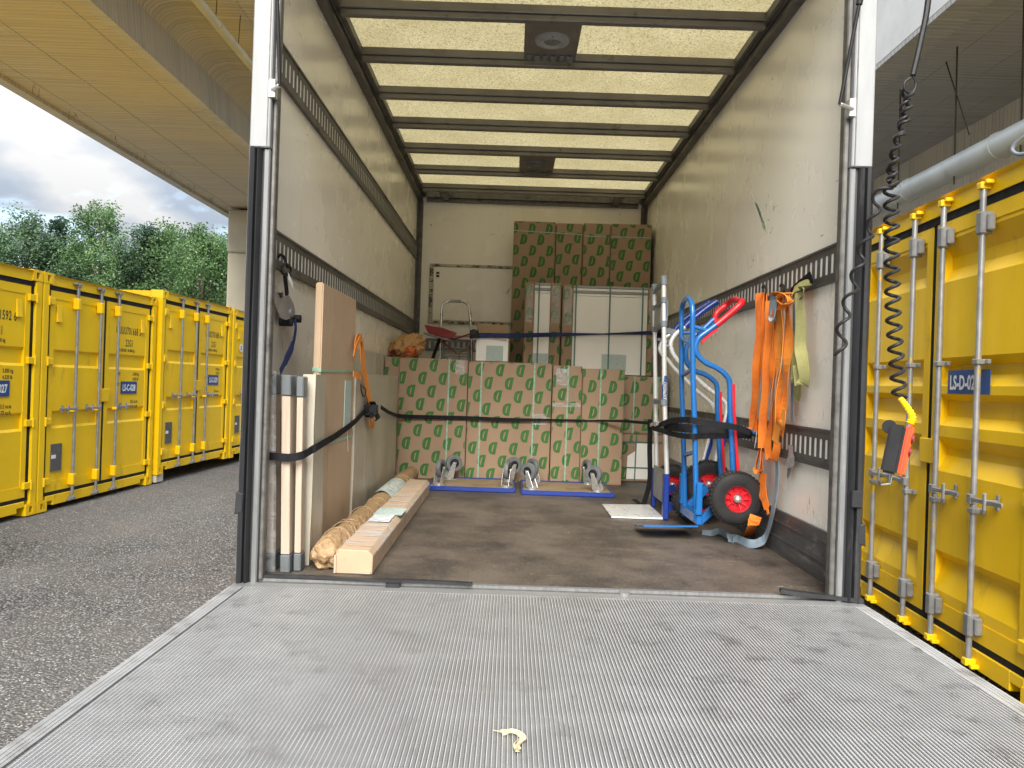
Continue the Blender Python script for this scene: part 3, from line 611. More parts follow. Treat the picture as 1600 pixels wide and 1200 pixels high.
def rail(side, z0, z1, name='lashing_rail', y0=YR+.02, y1=YB-.07):
    xx = XL if side > 0 else XR; f = xx+side*.013; bk = xx+side*.0118
    lo, hi = sorted((f, bk)); zc = (z0+z1)/2; m_ = MB()
    m_.box(lo, hi, y0, y1, zc+.038, z1).box(lo, hi, y0, y1, z0, zc-.038)
    n_ = int((y1-y0)/.0535); pit = (y1-y0)/n_
    for i in range(n_+1):
        a = y0+i*pit-(pit-.024)/2 if i else y0; b_ = y0+i*pit+(pit-.024)/2 if i < n_ else y1
        m_.box(lo, hi, a, b_, zc-.038, zc+.038)
    l2 = xx+side*.018; lo2, hi2 = sorted((xx+side*.0005, l2))
    m_.box(lo2, hi2, y0, y1, z1+.0005, z1+.010).box(lo2, hi2, y0, y1, z0-.010, z0-.0005)
    T.part(name, m_, M['alu_dark'])
    m3 = MB(); lo3, hi3 = sorted((xx+side*.001, xx+side*.0105)); m3.box(lo3, hi3, y0+.001, y1-.001, z0+.001, z1-.001)
    T.part('rail_backing', m3, M['pack_white'])
for z0, z1_ in ((1.19, 1.325), (.445, .575), (-.285, -.15)): rail(1, EYE+z0, EYE+z1_)
for z0, z1_ in ((.452, .582), (-.285, -.15)): rail(-1, EYE+z0, EYE+z1_)
for s_, xx in ((1, XL), (-1, XR)):
    for z0, z1_, d in ((FZ+.001, FZ+.075, .016), (FZ+.0755, FZ+.082, .020), (FZ+.0825, FZ+.145, .015), (FZ+.1455, FZ+.151, .019), (FZ+.1515, FZ+.20, .014)):
        lo, hi = sorted((xx+s_*.0005, xx+s_*d)); T.part('kick_board', MB().box(lo, hi, YR+.02, YB-.07, z0, z1_), M['skirt'])
# hatch outline and plates on the front wall
fw = YB
T.part('hatch_panel', MB().box(-.80, .10, fw-.012, fw+.001, EYE+.60, EYE+1.12), M['wall'], bev=.003)
hf = MB().box(-.84, .12, fw-.016, fw+.001, EYE+1.125, EYE+1.15).box(-.84, -.805, fw-.016, fw+.001, EYE+.595, EYE+1.1245).box(-.84, .12, fw-.016, fw+.001, EYE+.565, EYE+.5945)
T.part('hatch_frame', hf, mat('chipped_cream_frame', (.50, .46, .36), (.42, .38, .30), .5, dirt=(.05, .045, .035), dirt_at=(.50, .58), dscale=16, dstretch=(1, 1, 2)))
hm = MB()
for x in (-.76, -.60, -.40, -.20, 0): hm.box(x-.012, x+.012, fw-.02, fw-.0165, EYE+.572, EYE+.588)
for zz in (1.06, 1.03): hm.box(-.775, -.745, fw-.018, fw-.0125, EYE+zz-.010, EYE+zz+.010)
T.part('hatch_latch', hm, M['hole'])
T.part('wall_seam', MB().box(-.84, .12, fw-.008, fw+.001, EYE+.405, EYE+.415).box(-.84, .12, fw-.008, fw+.001, EYE+.445, EYE+.452), M['alu_dark'])
# short slotted rail on front wall
sr = MB(); sr.box(-.86, -.28, fw-.018, fw-.012, EYE+.30, EYE+.325).box(-.86, -.28, fw-.018, fw-.012, EYE+.395, EYE+.42)
for k in range(11): sr.box(-.86+k*.056, -.86+k*.056+.034, fw-.018, fw-.012, EYE+.3255, EYE+.3945)
T.part('slotted_plate', sr, M['alu'])
# rear frame
def vpost(name, x0, x1, z0, z1_, m, y0=2.735, y1=2.86, bev=.004):
    return T.part(name, MB().box(x0, x1, y0, y1, z0, z1_), m, bev=bev)
ZT = EYE+.82
for s_, xa, xb, xc in ((1, -.970, -.898, -.881), (-1, 1.268, 1.193, 1.173)):
    lo, hi = sorted((xa, xb)); pst = vpost('door_post', lo, hi, ZT, CZ+.12, M['alu_white'], y1=2.79)
    T.part('post_groove', MB().box(*sorted((xb-s_*.012, xb-s_*.008)), 2.7325, 2.7349, ZT, CZ+.12), M['alu_dark'], parent=pst)
    lo, hi = sorted((xb+s_*.0008, xc)); vpost('door_jamb', lo, hi, FZ, CZ+.1, M['alu_dark'], y0=2.76, y1=2.80)
    lo, hi = sorted((xb-s_*.022, xb)); vpost('aluminium_strip', lo, hi, FZ-.01, ZT-.001, M['alu'], y0=2.745, y1=2.795)
    # rubber bumper: ribbed vertical extrusion
    o0 = xa-s_*.002 if s_ > 0 else xa+.010
    rb = MB(); wid = abs(xb-s_*.0225-o0); 
    prof = [(0, .03), (.04, .005), (.12, -.006), (.30, -.012), (.46, -.006), (.52, .012), (.56, .012), (.62, -.004), (.74, -.008), (.84, .002), (.90, .016), (1, .018), (1, .12), (0, .12)]
    k_ = 24
    zz = [FZ-.02+(ZT-FZ+.019)*i/k_ for i in range(k_+1)]; pn = len(prof); b0 = len(rb.v)
    for z in zz:
        wob = .0022*noise.noise(Vector((s_*3, 0, z*3)))
        for a, b_ in prof: rb.v.append(Vector((o0+s_*a*wid, 2.735+b_+wob+.0018*noise.noise(Vector((a*4, s_, z*9))), z)))
    for i in range(k_):
        for j in range(pn): q0 = b0+i*pn+j; q1 = b0+i*pn+(j+1) % pn; rb.f.append((q0, q1, q1+pn, q0+pn))
    rb.f.append(tuple(b0+j for j in range(pn))); rb.f.append(tuple(b0+k_*pn+j for j in reversed(range(pn))))
    ro = T.part('rubber_buffer', rb, M['rubber'], smooth=True)
    # torn flap near the bottom and a few mounting nicks
    fl = MB(); zf = FZ+.24 if s_ > 0 else FZ+.20
    fl.prism([(0, 0), (.028, .01), (.030, .075), (.004, .085)], lambda a, b_: (o0+s_*(a-.006), 2.722, zf+b_), lambda a, b_: (o0+s_*(a-.002), 2.738, zf+b_))
    if s_ < 0: T.part('torn_flap', MB().box(1.225, 1.262, 2.712, 2.735, FZ+.34, FZ+.40), M['rubber'], parent=ro, bev=.003)
    T.part('torn_flap', fl, M['rubber'], parent=ro, bev=.003)
T.part('header_beam', MB().box(-.970, 1.268, 2.80, 2.90, CZ+.021, CZ+.12), M['alu_white'])
T.part('outer_skin', MB().box(-.997, -.9855, 2.815, YB+.04, FZ-.12, CZ+.05), M['alu_white'])
T.part('outer_skin', MB().box(1.3045, 1.318, 2.862, YB+.04, FZ-.12, CZ+.05), M['alu_white'])
# sill
T.part('sill_strip', MB().box(-.93, 1.22, YR-.028, YR-.0055, FZ-.05, FZ+.004), M['alu'])
T.part('sill_edge', MB().box(-.97, 1.29, 2.752, YR-.0285, FZ-.06, FZ-.006), M['alu_dark'])
sl = MB().ribbon(smooth_path([(-.98, 2.79, FZ+.012), (-.9, 2.785, FZ+.010), (-.7, 2.78, FZ+.013), (-.5, 2.775, FZ+.010), (-.3, 2.772, FZ+.012), (-.12, 2.768, FZ+.010)]), .022, (0, 1, 0), .010)
sl.box(-.43, -.38, 2.735, 2.775, FZ-.008, FZ+.008)
T.part('sill_seal', sl, M['rubber'])
sl = MB().ribbon(smooth_path([(1.0, 2.775, FZ+.022), (1.06, 2.765, FZ+.016), (1.2, 2.755, FZ+.008), (1.285, 2.742, FZ+.004)]), [.03]*13+[.035]*6, (0, 1, 0), .014)
T.part('sill_seal', sl, M['rubber'])
T.part('buffer_stud', MB().cyl((.43, 2.745, FZ-.006), (.43, 2.745, FZ+.004), .02, 14), M['galv'])
# chassis below
T.part('underrun_beam', MB().box(-.9, 1.2, 2.95, 3.07, .42, .54), M['black'])
T.part('chassis_rail', MB().box(-.32, -.22, 2.9, YB, FZ-.34, FZ-.125).box(.50, .60, 2.9, YB, FZ-.34, FZ-.125), M['black'])
for wx in (-.80, 1.08):
    wh = T.part('road_wheel', MB().lathe([(.20, -.13), (.30, -.135), (.365, -.12), (.385, -.08), (.385, .08), (.365, .12), (.30, .135), (.20, .13)], (wx, 6.1, .385), (1, 0, 0), 36), M['tyre'], smooth=True)
    T.part('wheel_disc', MB().lathe([(0, -.02), (.10, -.03), (.12, -.09), (.205, -.12), (.205, .12), (.12, .09), (.10, .03), (0, .02)], (wx, 6.1, .385), (1, 0, 0), 30), M['alu'], parent=wh, smooth=True)
# tail lift platform
PX0, PX1, PY0, PY1 = -.972, 1.282, 1.16, 2.748
pf_ = T.part('tail_lift_platform', MB().box(PX0+.001, PX1-.001, PY0, PY1-.06, FZ-.075, FZ-.0105), M['groove'])
rb = MB(); pit = .0104; x = PX0+.052; prof = []; rdg = MB()
while x < PX1-.052:
    prof += [(x, -.0060), (x+.0058, -.0060), (x+.0062, -.0103), (x+.0083, -.0103), (x+.0086, -.0060)]
    rdg.hexa([(x+a_, y_, FZ+z_) for z_, w0, w1 in ((-.0062, .0086, .0104), (-.0026, .0088, .0102)) for a_, y_ in ((w0, PY0+.05), (w1, PY0+.05), (w1, PY1-.062), (w0, PY1-.062))]); x += pit
ny = 2
yy = [PY0+.05, PY1-.062]
for y in yy:
    for a, b_ in prof: rb.v.append(Vector((a, y, FZ+b_)))
pn = len(prof)
for j in range(pn-1): rb.f.append((j, j+1, pn+j+1, pn+j))
T.part('platform_deck', rb, M['lift'], parent=pf_, stuff=True); T.part('platform_ribs', rdg, M['rib'], parent=pf_, stuff=True)
for a, b_ in ((PX0, PX0+.046), (PX1-.046, PX1)):
    es = MB().box(a, b_, PY0, PY1-.0605, FZ-.08, FZ-.0045)
    for k in (.012, .024, .034): es.box(a+k, a+k+.003, PY0, PY1-.061, FZ-.0043, FZ-.0030)
    T.part('edge_profile', es, M['edge'], parent=pf_)
T.part('hinge_plate', MB().box(PX0, PX1, PY1-.058, PY1+.002, FZ-.05, FZ-.0055), M['lift'], parent=pf_)
T.part('tip_profile', MB().box(PX0, PX1, PY0-.04, PY0+.048, FZ-.07, FZ-.003), M['alu'], parent=pf_)
for hx in (-.75, 1.05): T.part('lift_arm', MB().bar((hx, 2.3, FZ-.13), (hx, 2.98, .48), .07, .10), M['black'])
# gas struts of the top flap
for (a, b_, sx) in ((aY(431, -60, 2.66), aY(436, 134, 2.70), 1), (aY(1354, -60, 2.66), aY(1311, 163, 2.70), -1)):
    gs = T.part('gas_strut', MB().cyl(a, b_, .0065, 10).cyl(a, a+(b_-a)*.30, .011, 12), M['black'], smooth=True)
    px = -.895 if sx > 0 else 1.188
    T.part('strut_bracket', MB().cyl(b_, (px, b_.y+.035, b_.z-.003), .008, 10).box(px-.012, px+.012, b_.y+.030, b_.y+.062, b_.z-.03, b_.z+.035), M['chrome'], parent=gs, bev=.001)
# green paint scrape on right wall
gsx = XR-.0012
def blot(pts, m, name):
    b = MB(); P = [aX(x, y, gsx) for x, y in pts]; b.prism([(p.y, p.z) for p in P], lambda a, c: (gsx, a, c), lambda a, c: (gsx+.001, a, c)); T.part(name, b, m)
blot([(1171, 302), (1174, 304), (1180, 318), (1187, 336), (1190, 352), (1186, 350), (1183, 338), (1176, 322)], M['pack_white'], 'paint_scrape')
blot([(1178, 316), (1182, 318), (1188, 333), (1194, 350), (1196, 362), (1191, 356), (1187, 341)], mat('green_paint_scrape', (.05, .22, .08), (.5, .5, .4), .6, scale=40, stretch=(1, 1, 3)), 'paint_scrape')

# straw scrap on the platform
ss = MB(); c = aZ(806, 1163, FZ-.003)
for (dx, dz, w, ph) in ((0, 0, .009, 0), (.004, .002, .006, 1.3), (-.005, .003, .005, 2.2)):
    P = [Vector((c.x+dx+a, c.y+b, FZ+.001+dz+.003*math.sin(ph+k))) for k, (a, b) in enumerate(((-.030, .040), (-.012, .046), (.006, .040), (.014, .022), (.006, .004), (.0, -.016), (.002, -.036)))]
    P = smooth_path(P, 6); ss.ribbon(P, [w*(.6+.5*abs(noise.noise(Vector((k*.31, ph, 0))))+.3) for k in range(len(P))], (1, .3, .3*ph), .0012)
for k in range(7): a = Vector((c.x-.028+k*.004, c.y+.042, FZ+.001)); ss.ribbon([a, a+Vector((-.022+k*.004, .006-k*.002, .003))], .0018, (0, 1, 0), .0006)
solo('straw_scrap', 'pale yellow scrap of torn fibre lying on the ribbed tail lift', 'litter', ss, mat('pale_straw', (.62, .55, .36), (.50, .44, .26), .7, scale=60))

# ---------------------------------------------------------------- hanging lift control
def helix(path, rad, turns, n=9, ph=0, r0=None):
    P = smooth_path(path, 10); ls = [0]
    for i in range(1, len(P)): ls.append(ls[-1]+(P[i]-P[i-1]).length)
    tot = ls[-1]; o = []; m_ = int(turns*n); k = 0
    for i in range(m_+1):
        s_ = tot*i/m_
        while k < len(P)-2 and ls[k+1] < s_: k += 1
        f = (s_-ls[k])/max(1e-9, ls[k+1]-ls[k]); c = P[k].lerp(P[k+1], min(1, f)); t = (P[k+1]-P[k]).normalized()
        u = t.cross(Vector((0, 1, 0))).normalized(); w = t.cross(u); an = 2*math.pi*turns*i/m_+ph
        o.append(c+(u*math.cos(an)+w*math.sin(an))*rad)
    return o
YC = 2.60
lc = Thing('lift_control', 'orange and black lift control handset hanging on a coiled black cable', 'remote control', aY(1403, 700, YC))
c1 = MB()
c1.tube(smooth_path([aY(1456, -120, YC), aY(1449, 0, YC), aY(1436, 70, YC), aY(1425, 118, YC)]), .0105, 8)
c1.tube(smooth_path([aY(1425, 118, YC), aY(1430, 132, YC), aY(1424, 145, YC), aY(1414, 142, YC), aY(1412, 130, YC), aY(1421, 122, YC)]), .0045, 8)
c1.tube(helix([aY(1421, 145, YC), aY(1412, 190, YC), aY(1398, 235, YC), aY(1392, 290, YC)], .013, 7), .0062, 8)
c1.tube(helix([aY(1415, 140, YC+.01), aY(1408, 195, YC+.01), aY(1396, 240, YC+.01), aY(1388, 285, YC+.01)], .012, 6, ph=2.5), .0060, 8)
c1.tube(helix([aY(1391, 285, YC), aY(1392, 380, YC), aY(1394, 480, YC), aY(1400, 570, YC), aY(1405, 622, YC)], .0215, 15, n=12), .0062, 8)
lc.part('coiled_cable', c1, M['black'], smooth=True)
# handset: built upright in local coords then tilted
hc = aY(1403, 700, YC); tilt = Matrix.Rotation(R_(10), 4, 'Y') @ Matrix.Rotation(R_(-36), 4, 'Z')
mv = lambda v: hc+(tilt @ v)
bx = MB().box(-.040, .012, -.022, .022, -.092, .078); bx.move(mv); lc.part('back_shell', bx, M['black'], bev=.008, seg=2, smooth=True)
bx = MB().box(.0125, .034, -.0215, .0215, -.092, .086); bx.move(mv); fo = lc.part('front_shell', bx, mat('orange_red_plastic', (.80, .075, .02), (.72, .06, .015), .35, scale=30), bev=.008, seg=2, smooth=True)
for z in (.040, -.005):
    b = MB().lathe([(0, .040), (.012, .040), (.0125, .036), (.0165, .0375), (.019, .034)], (0, 0, z), (1, 0, 0), 20); b.move(mv); lc.part('push_button', b, M['redweb'], parent=fo, smooth=True)
b = MB().lathe([(0, -.008), (.022, -.008), (.024, 0), (.022, .008), (0, .008)], (-.042, .0, .066), (0, 1, 0), 20); b.move(mv); lc.part('magnet_holder', b, M['black'], smooth=True)
sr = MB(); pth = smooth_path([mv(Vector((.018, 0, .088))), mv(Vector((.020, 0, .115))), aY(1413, 632, YC), aY(1405, 622, YC)], 8)
sr.tube(pth, [(.0145 if i % 2 else .011)*(1-.35*i/len(pth)) for i in range(len(pth))], 12); lc.part('strain_relief', sr, M['yellow'])
hk = MB().ribbon([mv(Vector((-.005, 0, -.09))), mv(Vector((-.004, 0, -.125))), mv(Vector((-.03, 0, -.135)))], .012, (0, 1, 0), .002); lc.part('hook', hk, M['chrome'])
sc_ = MB().tube(helix([aY(1388, 288, YC), aY(1368, 312, YC), aY(1364, 345, YC), aY(1352, 375, YC-.01), aY(1334, 440, YC-.02), aY(1317, 500, YC-.03), aY(1311, 556, YC-.03)], .017, 6.5, n=12), .0058, 8)
solo('coiled_lead', 'slack coiled black lead drooping in front of the right door post beside the handset', 'cable', sc_, M['black'], smooth=True)
# ================================================================ CARGO
DSH = [(0, 0), (.30, 0), (.52, .04), (.66, .16), (.72, .34), (.735, .52), (.72, .68), (.66, .84), (.54, .95), (.36, 1.0), (.16, 1.0)]
# solid D with an inner slit: outer ring and slit ring, bridged
def d_outline():
    out = [(.00, 0), (.12, 0), (.26, 0), (.40, .02), (.54, .08), (.65, .20), (.71, .36), (.735, .54), (.72, .72), (.66, .86), (.55, .96), (.42, 1.0), (.29, 1.0), (.17, 1.0), (.13, .75), (.085, .5), (.04, .25)]
    inn = [(.285, .22), (.30, .20), (.33, .21), (.37, .25), (.40, .31), (.43, .40), (.45, .50), (.465, .60), (.47, .70), (.465, .77), (.44, .82), (.42, .82), (.405, .79), (.385, .70), (.36, .56), (.33, .42), (.30, .30)]
    return out, inn
DO, DI = d_outline()
def d_grid(w, h, flip, px, pz, sx=.155, sz=.0985, dw=.092, dh=.094, seed=0):
    """list-of-bmesh D prints clipped to a w x h face"""
    bm = bmesh.new(); rows = int(h/sz)+3; cols = int(w/sx)+3
    for j in range(-1, rows):
        for i in range(-1, cols):
            ox = px+i*sx+(sx/2 if j % 2 else 0)+j*(.006 if flip else -.006); oz = pz+j*sz
            if ox > w or ox+dw < 0 or oz > h or oz+dh < 0: continue
            def tr(p):
                a, b = p
                if flip: a, b = .735-a, 1-b
                return (ox+a*dw, 0, oz+b*dh)
            vo = [bm.verts.new(tr(p)) for p in DO]; vi = [bm.verts.new(tr(p)) for p in DI]; n = len(vo)
            for k in range(n): bm.faces.new((vo[k], vo[(k+1) % n], vi[(k+1) % n], vi[k]))
    for co, no in (((0, 0, 0), (-1, 0, 0)), ((w, 0, 0), (1, 0, 0)), ((0, 0, 0), (0, 0, -1)), ((0, 0, h), (0, 0, 1))):
        bmesh.ops.bisect_plane(bm, geom=bm.verts[:]+bm.edges[:]+bm.faces[:], plane_co=co, plane_no=no, clear_outer=True)
    me = bpy.data.meshes.new('t'); bm.to_mesh(me); bm.free(); mb = MB().add(me); bpy.data.meshes.remove(me); return mb
GRP = 'brown cartons printed with green leaf-shaped letters'
def dcarton(label, x0, x1, y0, y1, z0, z1, flip=False, px=.03, pz=.02, bands=(), tape=None, m=None, name='carton'):
    T = Thing(name, label, 'carton', ((x0+x1)/2, (y0+y1)/2, z0), group=GRP)
    mb = MB().box(x0, x1, y0, y1, z0, z1); me = mb.mesh(name, m or M['carton'], T.loc, bev=.006, seg=2, smooth=True)
    T.part('cardboard_box', me, None)
    g_ = d_grid(x1-x0-.006, z1-z0-.008, flip, px, pz); g_.move(lambda v: (x0+.003+v.x, y0-.0012, z0+.004+v.z)); T.part('logo_print', g_, M['green_print'], fix=False)
    g_ = d_grid(y1-y0-.01, z1-z0-.008, flip, px, pz); g_.move(lambda v: (x1+.0012, y0+.005+v.x, z0+.004+v.z)); T.part('logo_print', g_, M['green_print'], fix=False)
    for bx_ in bands:
        b = MB().ribbon([(bx_, y0-.0035, z0), (bx_+.003, y0-.0035, z1+.003)], .011, (1, 0, 0), .0015).ribbon([(bx_, y0-.003, z1+.002), (bx_, y1, z1+.002)], .011, (1, 0, 0), .0015)
        T.part('strapping_band', b, M['band'])
    if tape:
        for (a, b_, c_, d_) in tape: T.part('packing_tape', MB().box(a, b_, y0-.0028, y0-.0016, c_, d_), M['film'])
    return T
YF = 5.75; t1 = EYE+.172
z0c = FZ+.002
dcarton('narrow printed carton at the left end of the front carton row, under the paper bag', -.968, -.856, YF+.02, YF+.9, z0c, EYE+.176, True, px=.0, pz=.05)
dcarton('printed carton in the front row behind the left dolly, white paper roll ends before it', -.852, -.338, YF, YF+.95, z0c, EYE+.172, True, px=.02, pz=.02, bands=(-.48,), tape=[(-.43, -.36, EYE+.06, EYE+.165)])
dcarton('wide printed carton in the middle of the front row, between the two dollies', -.332, .300, YF+.01, YF+.95, z0c, EYE+.162, True, px=.0, pz=.0, bands=(-.235, .165), tape=[(.16, .27, EYE-.30, EYE-.22)])
dcarton('narrow printed carton with reversed print, right of the wide middle carton', .308, .528, YF+.0, YF+.95, z0c, EYE+.150, True, px=.0, pz=.03, bands=(.42,), tape=[(.33, .42, EYE+.0, EYE+.13), (.31, .52, EYE-.16, EYE-.13)])
dcarton('printed carton with upright print behind the right dolly', .532, .845, YF-.01, YF+.95, z0c, EYE+.135, False, px=.0, pz=.0, bands=(.665,))
zb4 = EYE-.365
dcarton('printed carton behind the silver sack truck, stacked on a torn white-fronted one', .875, 1.235, 6.02, 6.34, zb4+.004, EYE+.092, False, px=.0, pz=.02, bands=(.965, 1.15))
lc4 = Thing('carton', 'torn carton showing a white board front, lowest behind the silver sack truck', 'carton', (1.05, 6.18, z0c), group=GRP)
lc4.part('cardboard_box', MB().box(.875, 1.235, 6.02, 6.34, z0c, zb4), M['carton'], bev=.006)
g_ = d_grid(.09, zb4-z0c-.01, False, .0, .01); g_.move(lambda v: (.878+v.x, 6.0188, z0c+.004+v.z)); lc4.part('logo_print', g_, M['green_print'], fix=False)
lc4.part('white_board', MB().prism([(.925, .02), (1.17, .02), (1.17, zb4-z0c-.07), (1.0, zb4-z0c-.07), (.99, .24), (.93, .20)], lambda a, b: (a, 6.0145, z0c+b), lambda a, b: (a, 6.0185, z0c+b)), M['pack_white'])
lc4.part('strapping_band', MB().ribbon([(.99, 6.011, z0c), (.995, 6.011, zb4)], .010, (1, 0, 0), .0015).ribbon([(.88, 6.0095, z0c+.11), (1.2, 6.0095, z0c+.11)], .010, (0, 0, 1), .0015).ribbon([(.88, 6.0095, z0c+.31), (1.2, 6.0095, z0c+.315)], .010, (0, 0, 1), .0015), M['band_dark'])
# back row: tall cartons
YT = 6.90
def tall(label, x0, x1, zt, flip, px, pz, dy=0):
    return dcarton(label, x0, x1, YT+dy, YB-.08, z0c, zt, flip, px, pz)
a_ = tall('leftmost of the four tall printed cartons against the front wall', -.030, .350, EYE+1.477, False, .02, .03)
b_ = tall('second tall printed carton from the left against the front wall, print upside down', .356, .596, EYE+1.472, True, .04, .06, .01)
c_ = tall('third tall printed carton from the left, between two with upside-down print', .602, .848, EYE+1.478, False, .00, .05)
d_ = tall('rightmost tall printed carton, at the corner of the right wall', .854, 1.222, EYE+1.485, True, .03, .02, .015)
bd = MB().ribbon([(-.028, YT-.005, EYE+1.39), (.60, YT-.004, EYE+1.37)], .010, (0, 0, 1), .0015); a_.part('strapping_band', bd, M['band'])
bd = MB().ribbon([(.61, YT-.004, EYE+1.36), (1.22, YT+.008, EYE+1.365)], .010, (0, 0, 1), .0015); c_.part('strapping_band', bd, M['band'])
# hidden support and white packages
solo('carton', 'plain brown carton in shadow carrying the white-fronted packages', 'carton', MB().box(.04, 1.21, 6.36, 6.86, z0c, EYE+.098), M['carton2'], bev=.006)
def white_pack(label, x0, xa, xb, x1, y0, y1, z0, z1, bands, lab, pz):
    T = Thing('white_package', label, 'package', ((x0+x1)/2, y0, z0), group='white furniture packages with printed card edges')
    for (p, q, k) in ((x0, xa, 0), (xb, x1, 1)):
        e = T.part('card_edge', MB().box(p, q, y0-.008, y1, z0, z1), M['carton'], bev=.005)
        if q-p > .03:
            g_ = d_grid(q-p-.006, z1-z0-.01, k == 1 and x1 < .5, -.02 if k else .03, pz); g_.move(lambda v, p=p: (p+.003+v.x, y0-.0095, z0+.005+v.z)); T.part('logo_print', g_, M['green_print'], parent=e, fix=False)
            T.part('packing_tape', MB().box(p+.012, q-.012, y0-.0108, y0-.0100, z1-.34, z1-.02), M['film'], parent=e)
    T.part('white_board', MB().box(xa+.001, xb-.001, y0, y1, z0, z1-.09), M['pack_white'], bev=.004)
    for k in range(4): T.part('top_slat', MB().box(xa+.001, xb-.001, y0-.002*(k % 2), y1, z1-.088+k*.022, z1-.088+k*.022+.019), M['alu_white'] if k % 2 else M['pack_white'], bev=.002)
    for bx_ in bands: T.part('strapping_band', MB().ribbon([(bx_, y0-.010, z0), (bx_-.002, y0-.010, z1+.002)], .012, (1, 0, 0), .0015), M['band_dark'])
    l0, l1, m0, m1 = lab; T.part('shipping_label', MB().box(l0, l1, y0-.0035, y0-.0012, m0, m1), M['teal_label'])
zp = EYE+.105
white_pack('narrow white-fronted package standing before the leftmost tall carton', .085, .165, .300, .392, 6.42, 6.80, zp, EYE+.862, (.205,), (.17, .295, zp+.02, zp+.16), .05)
white_pack('wide white-fronted package with three dark green straps, right of the narrow one', .402, .492, 1.118, 1.168, 6.40, 6.82, zp, EYE+.848, (.515, .80, 1.075), (.745, .95, zp+.03, zp+.17), .02)
# small parcels on the front row
T_ = Thing('carton', 'small white carton with a pale teal label, right of the stepladder', 'carton', (-.16, 6.2, t1))
T_.part('cardboard_box', MB().box(-.300, -.04, 6.12, 6.42, t1+.004, EYE+.362), M['pack_white'], bev=.004)
T_.part('shipping_label', MB().box(-.215, -.08, 6.116, 6.1195, t1+.01, t1+.13), M['teal_label'])
T_.part('lid', MB().hexa([(-.302, 6.10, EYE+.366), (-.05, 6.09, EYE+.350), (-.04, 6.42, EYE+.366), (-.302, 6.42, EYE+.370), (-.302, 6.10, EYE+.370), (-.05, 6.09, EYE+.354), (-.04, 6.42, EYE+.372), (-.302, 6.42, EYE+.374)]), M['carton2'])
solo('carton', 'plain brown carton behind the small white one, touching the leftmost tall carton', 'carton', MB().box(-.31, -.045, 6.47, 6.68, t1-.01, EYE+.500), M['carton2'], bev=.005)
# ---------------------------------------------------------------- blue ratchet strap
bs = Thing('ratchet_strap', 'dark blue strap stretched across the white packages from the stepladder to the silver sack truck', 'strap', aY(880, 522, 6.3), group='lashing straps')
pth = [aY(744, 524, 6.08), aY(800, 524.5, 6.12), aY(860, 523, 6.38-.02), aY(940, 522, 6.37), aY(1020, 520, 6.36)]
wd = [Vector((0, 0, 1)), Vector((0, 0, 1)), Vector((0, 0, 1)), Vector((0, .85, .5)), Vector((0, 0, 1))]
bs.part('webbing', MB().ribbon(pth, [.040, .038, .036, .022, .034], wd, .002), M['blueweb'])
rt = MB(); c = aY(740, 522, 6.07)
rt.box(c.x-.035, c.x+.035, c.y-.03, c.y+.01, c.z-.035, c.z+.03).cyl((c.x, c.y-.04, c.z+.01), (c.x, c.y+.02, c.z+.01), .028, 12).cyl((c.x-.02, c.y-.045, c.z-.01), (c.x-.02, c.y+.02, c.z-.01), .02, 10)
bs.part('ratchet', rt, M['black'], bev=.004)
# ---------------------------------------------------------------- stepladder
ld = Thing('stepladder', 'folded aluminium stepladder with a round-topped handrail standing behind the front carton row', 'stepladder', (-.55, 6.72, t1))
Yl = 6.74
ld.part('handrail', MB().tube(smooth_path([aY(686, 572, Yl), aY(688, 515, Yl), aY(689, 486, Yl), aY(692, 475, Yl), aY(701, 470.5, Yl), aY(722, 471, Yl), aY(730, 476, Yl), aY(733, 488, Yl), aY(735, 515, Yl), aY(736, 572, Yl)], 5), .0125, 10), M['chrome'], smooth=True)
ld.part('grip', MB().tube([aY(704, 470.3, Yl), aY(720, 470.8, Yl)], .0145, 10), M['alu_white'], smooth=True)
for k in range(7):
    z = EYE+.30-k*.0245; p = aY(692, 600, Yl-.02)
    ld.part('tread_rib', MB().box(-.605, -.40, Yl-.04, Yl-.015, z-.006, z+.006), M['alu_white'], bev=.002)
for x in (-.612, -.392): ld.part('stile', MB().box(x-.010, x+.010, Yl-.045, Yl+.012, t1+.001, EYE+.33), M['alu'])
ld.part('rear_leg', MB().bar(aY(672, 570, 6.66), aY(686, 528, 6.70), .03, .02), M['black'])
ld.part('lashing_cord', MB().ribbon([aY(689, 533, 6.66), aY(700, 542, 6.64), aY(714, 553, 6.64)], .012, (0, 0, 1)).ribbon([aY(735, 520, 6.66), aY(733, 543, 6.64), aY(716, 552, 6.64), aY(717, 565, 6.64)], .009, (0, 0, 1)).ribbon([aY(688, 534, 6.655), aY(715, 528, 6.65), aY(737, 521, 6.66)], .016, (0, 0, 1)), M['redweb'])
rt_ = MB(); P = [(662, 507.5), (690, 512), (713, 520), (705, 530), (694, 528), (668, 521)]
rt_.prism([tuple(p) for p in P], lambda a, b: aY(a, b, 6.50), lambda a, b: aY(a, b, 6.62))
tr_ = Thing('red_tray', 'dark red folding seat with a pale rim lying against the stepladder', 'folding seat', aY(688, 520, 6.55))
tr_.part('seat', rt_, M['red2'], bev=.004)
tr_.part('rim', MB().bar(aY(662, 521, 6.54), aY(705, 533, 6.54), .10, .012), M['alu'])
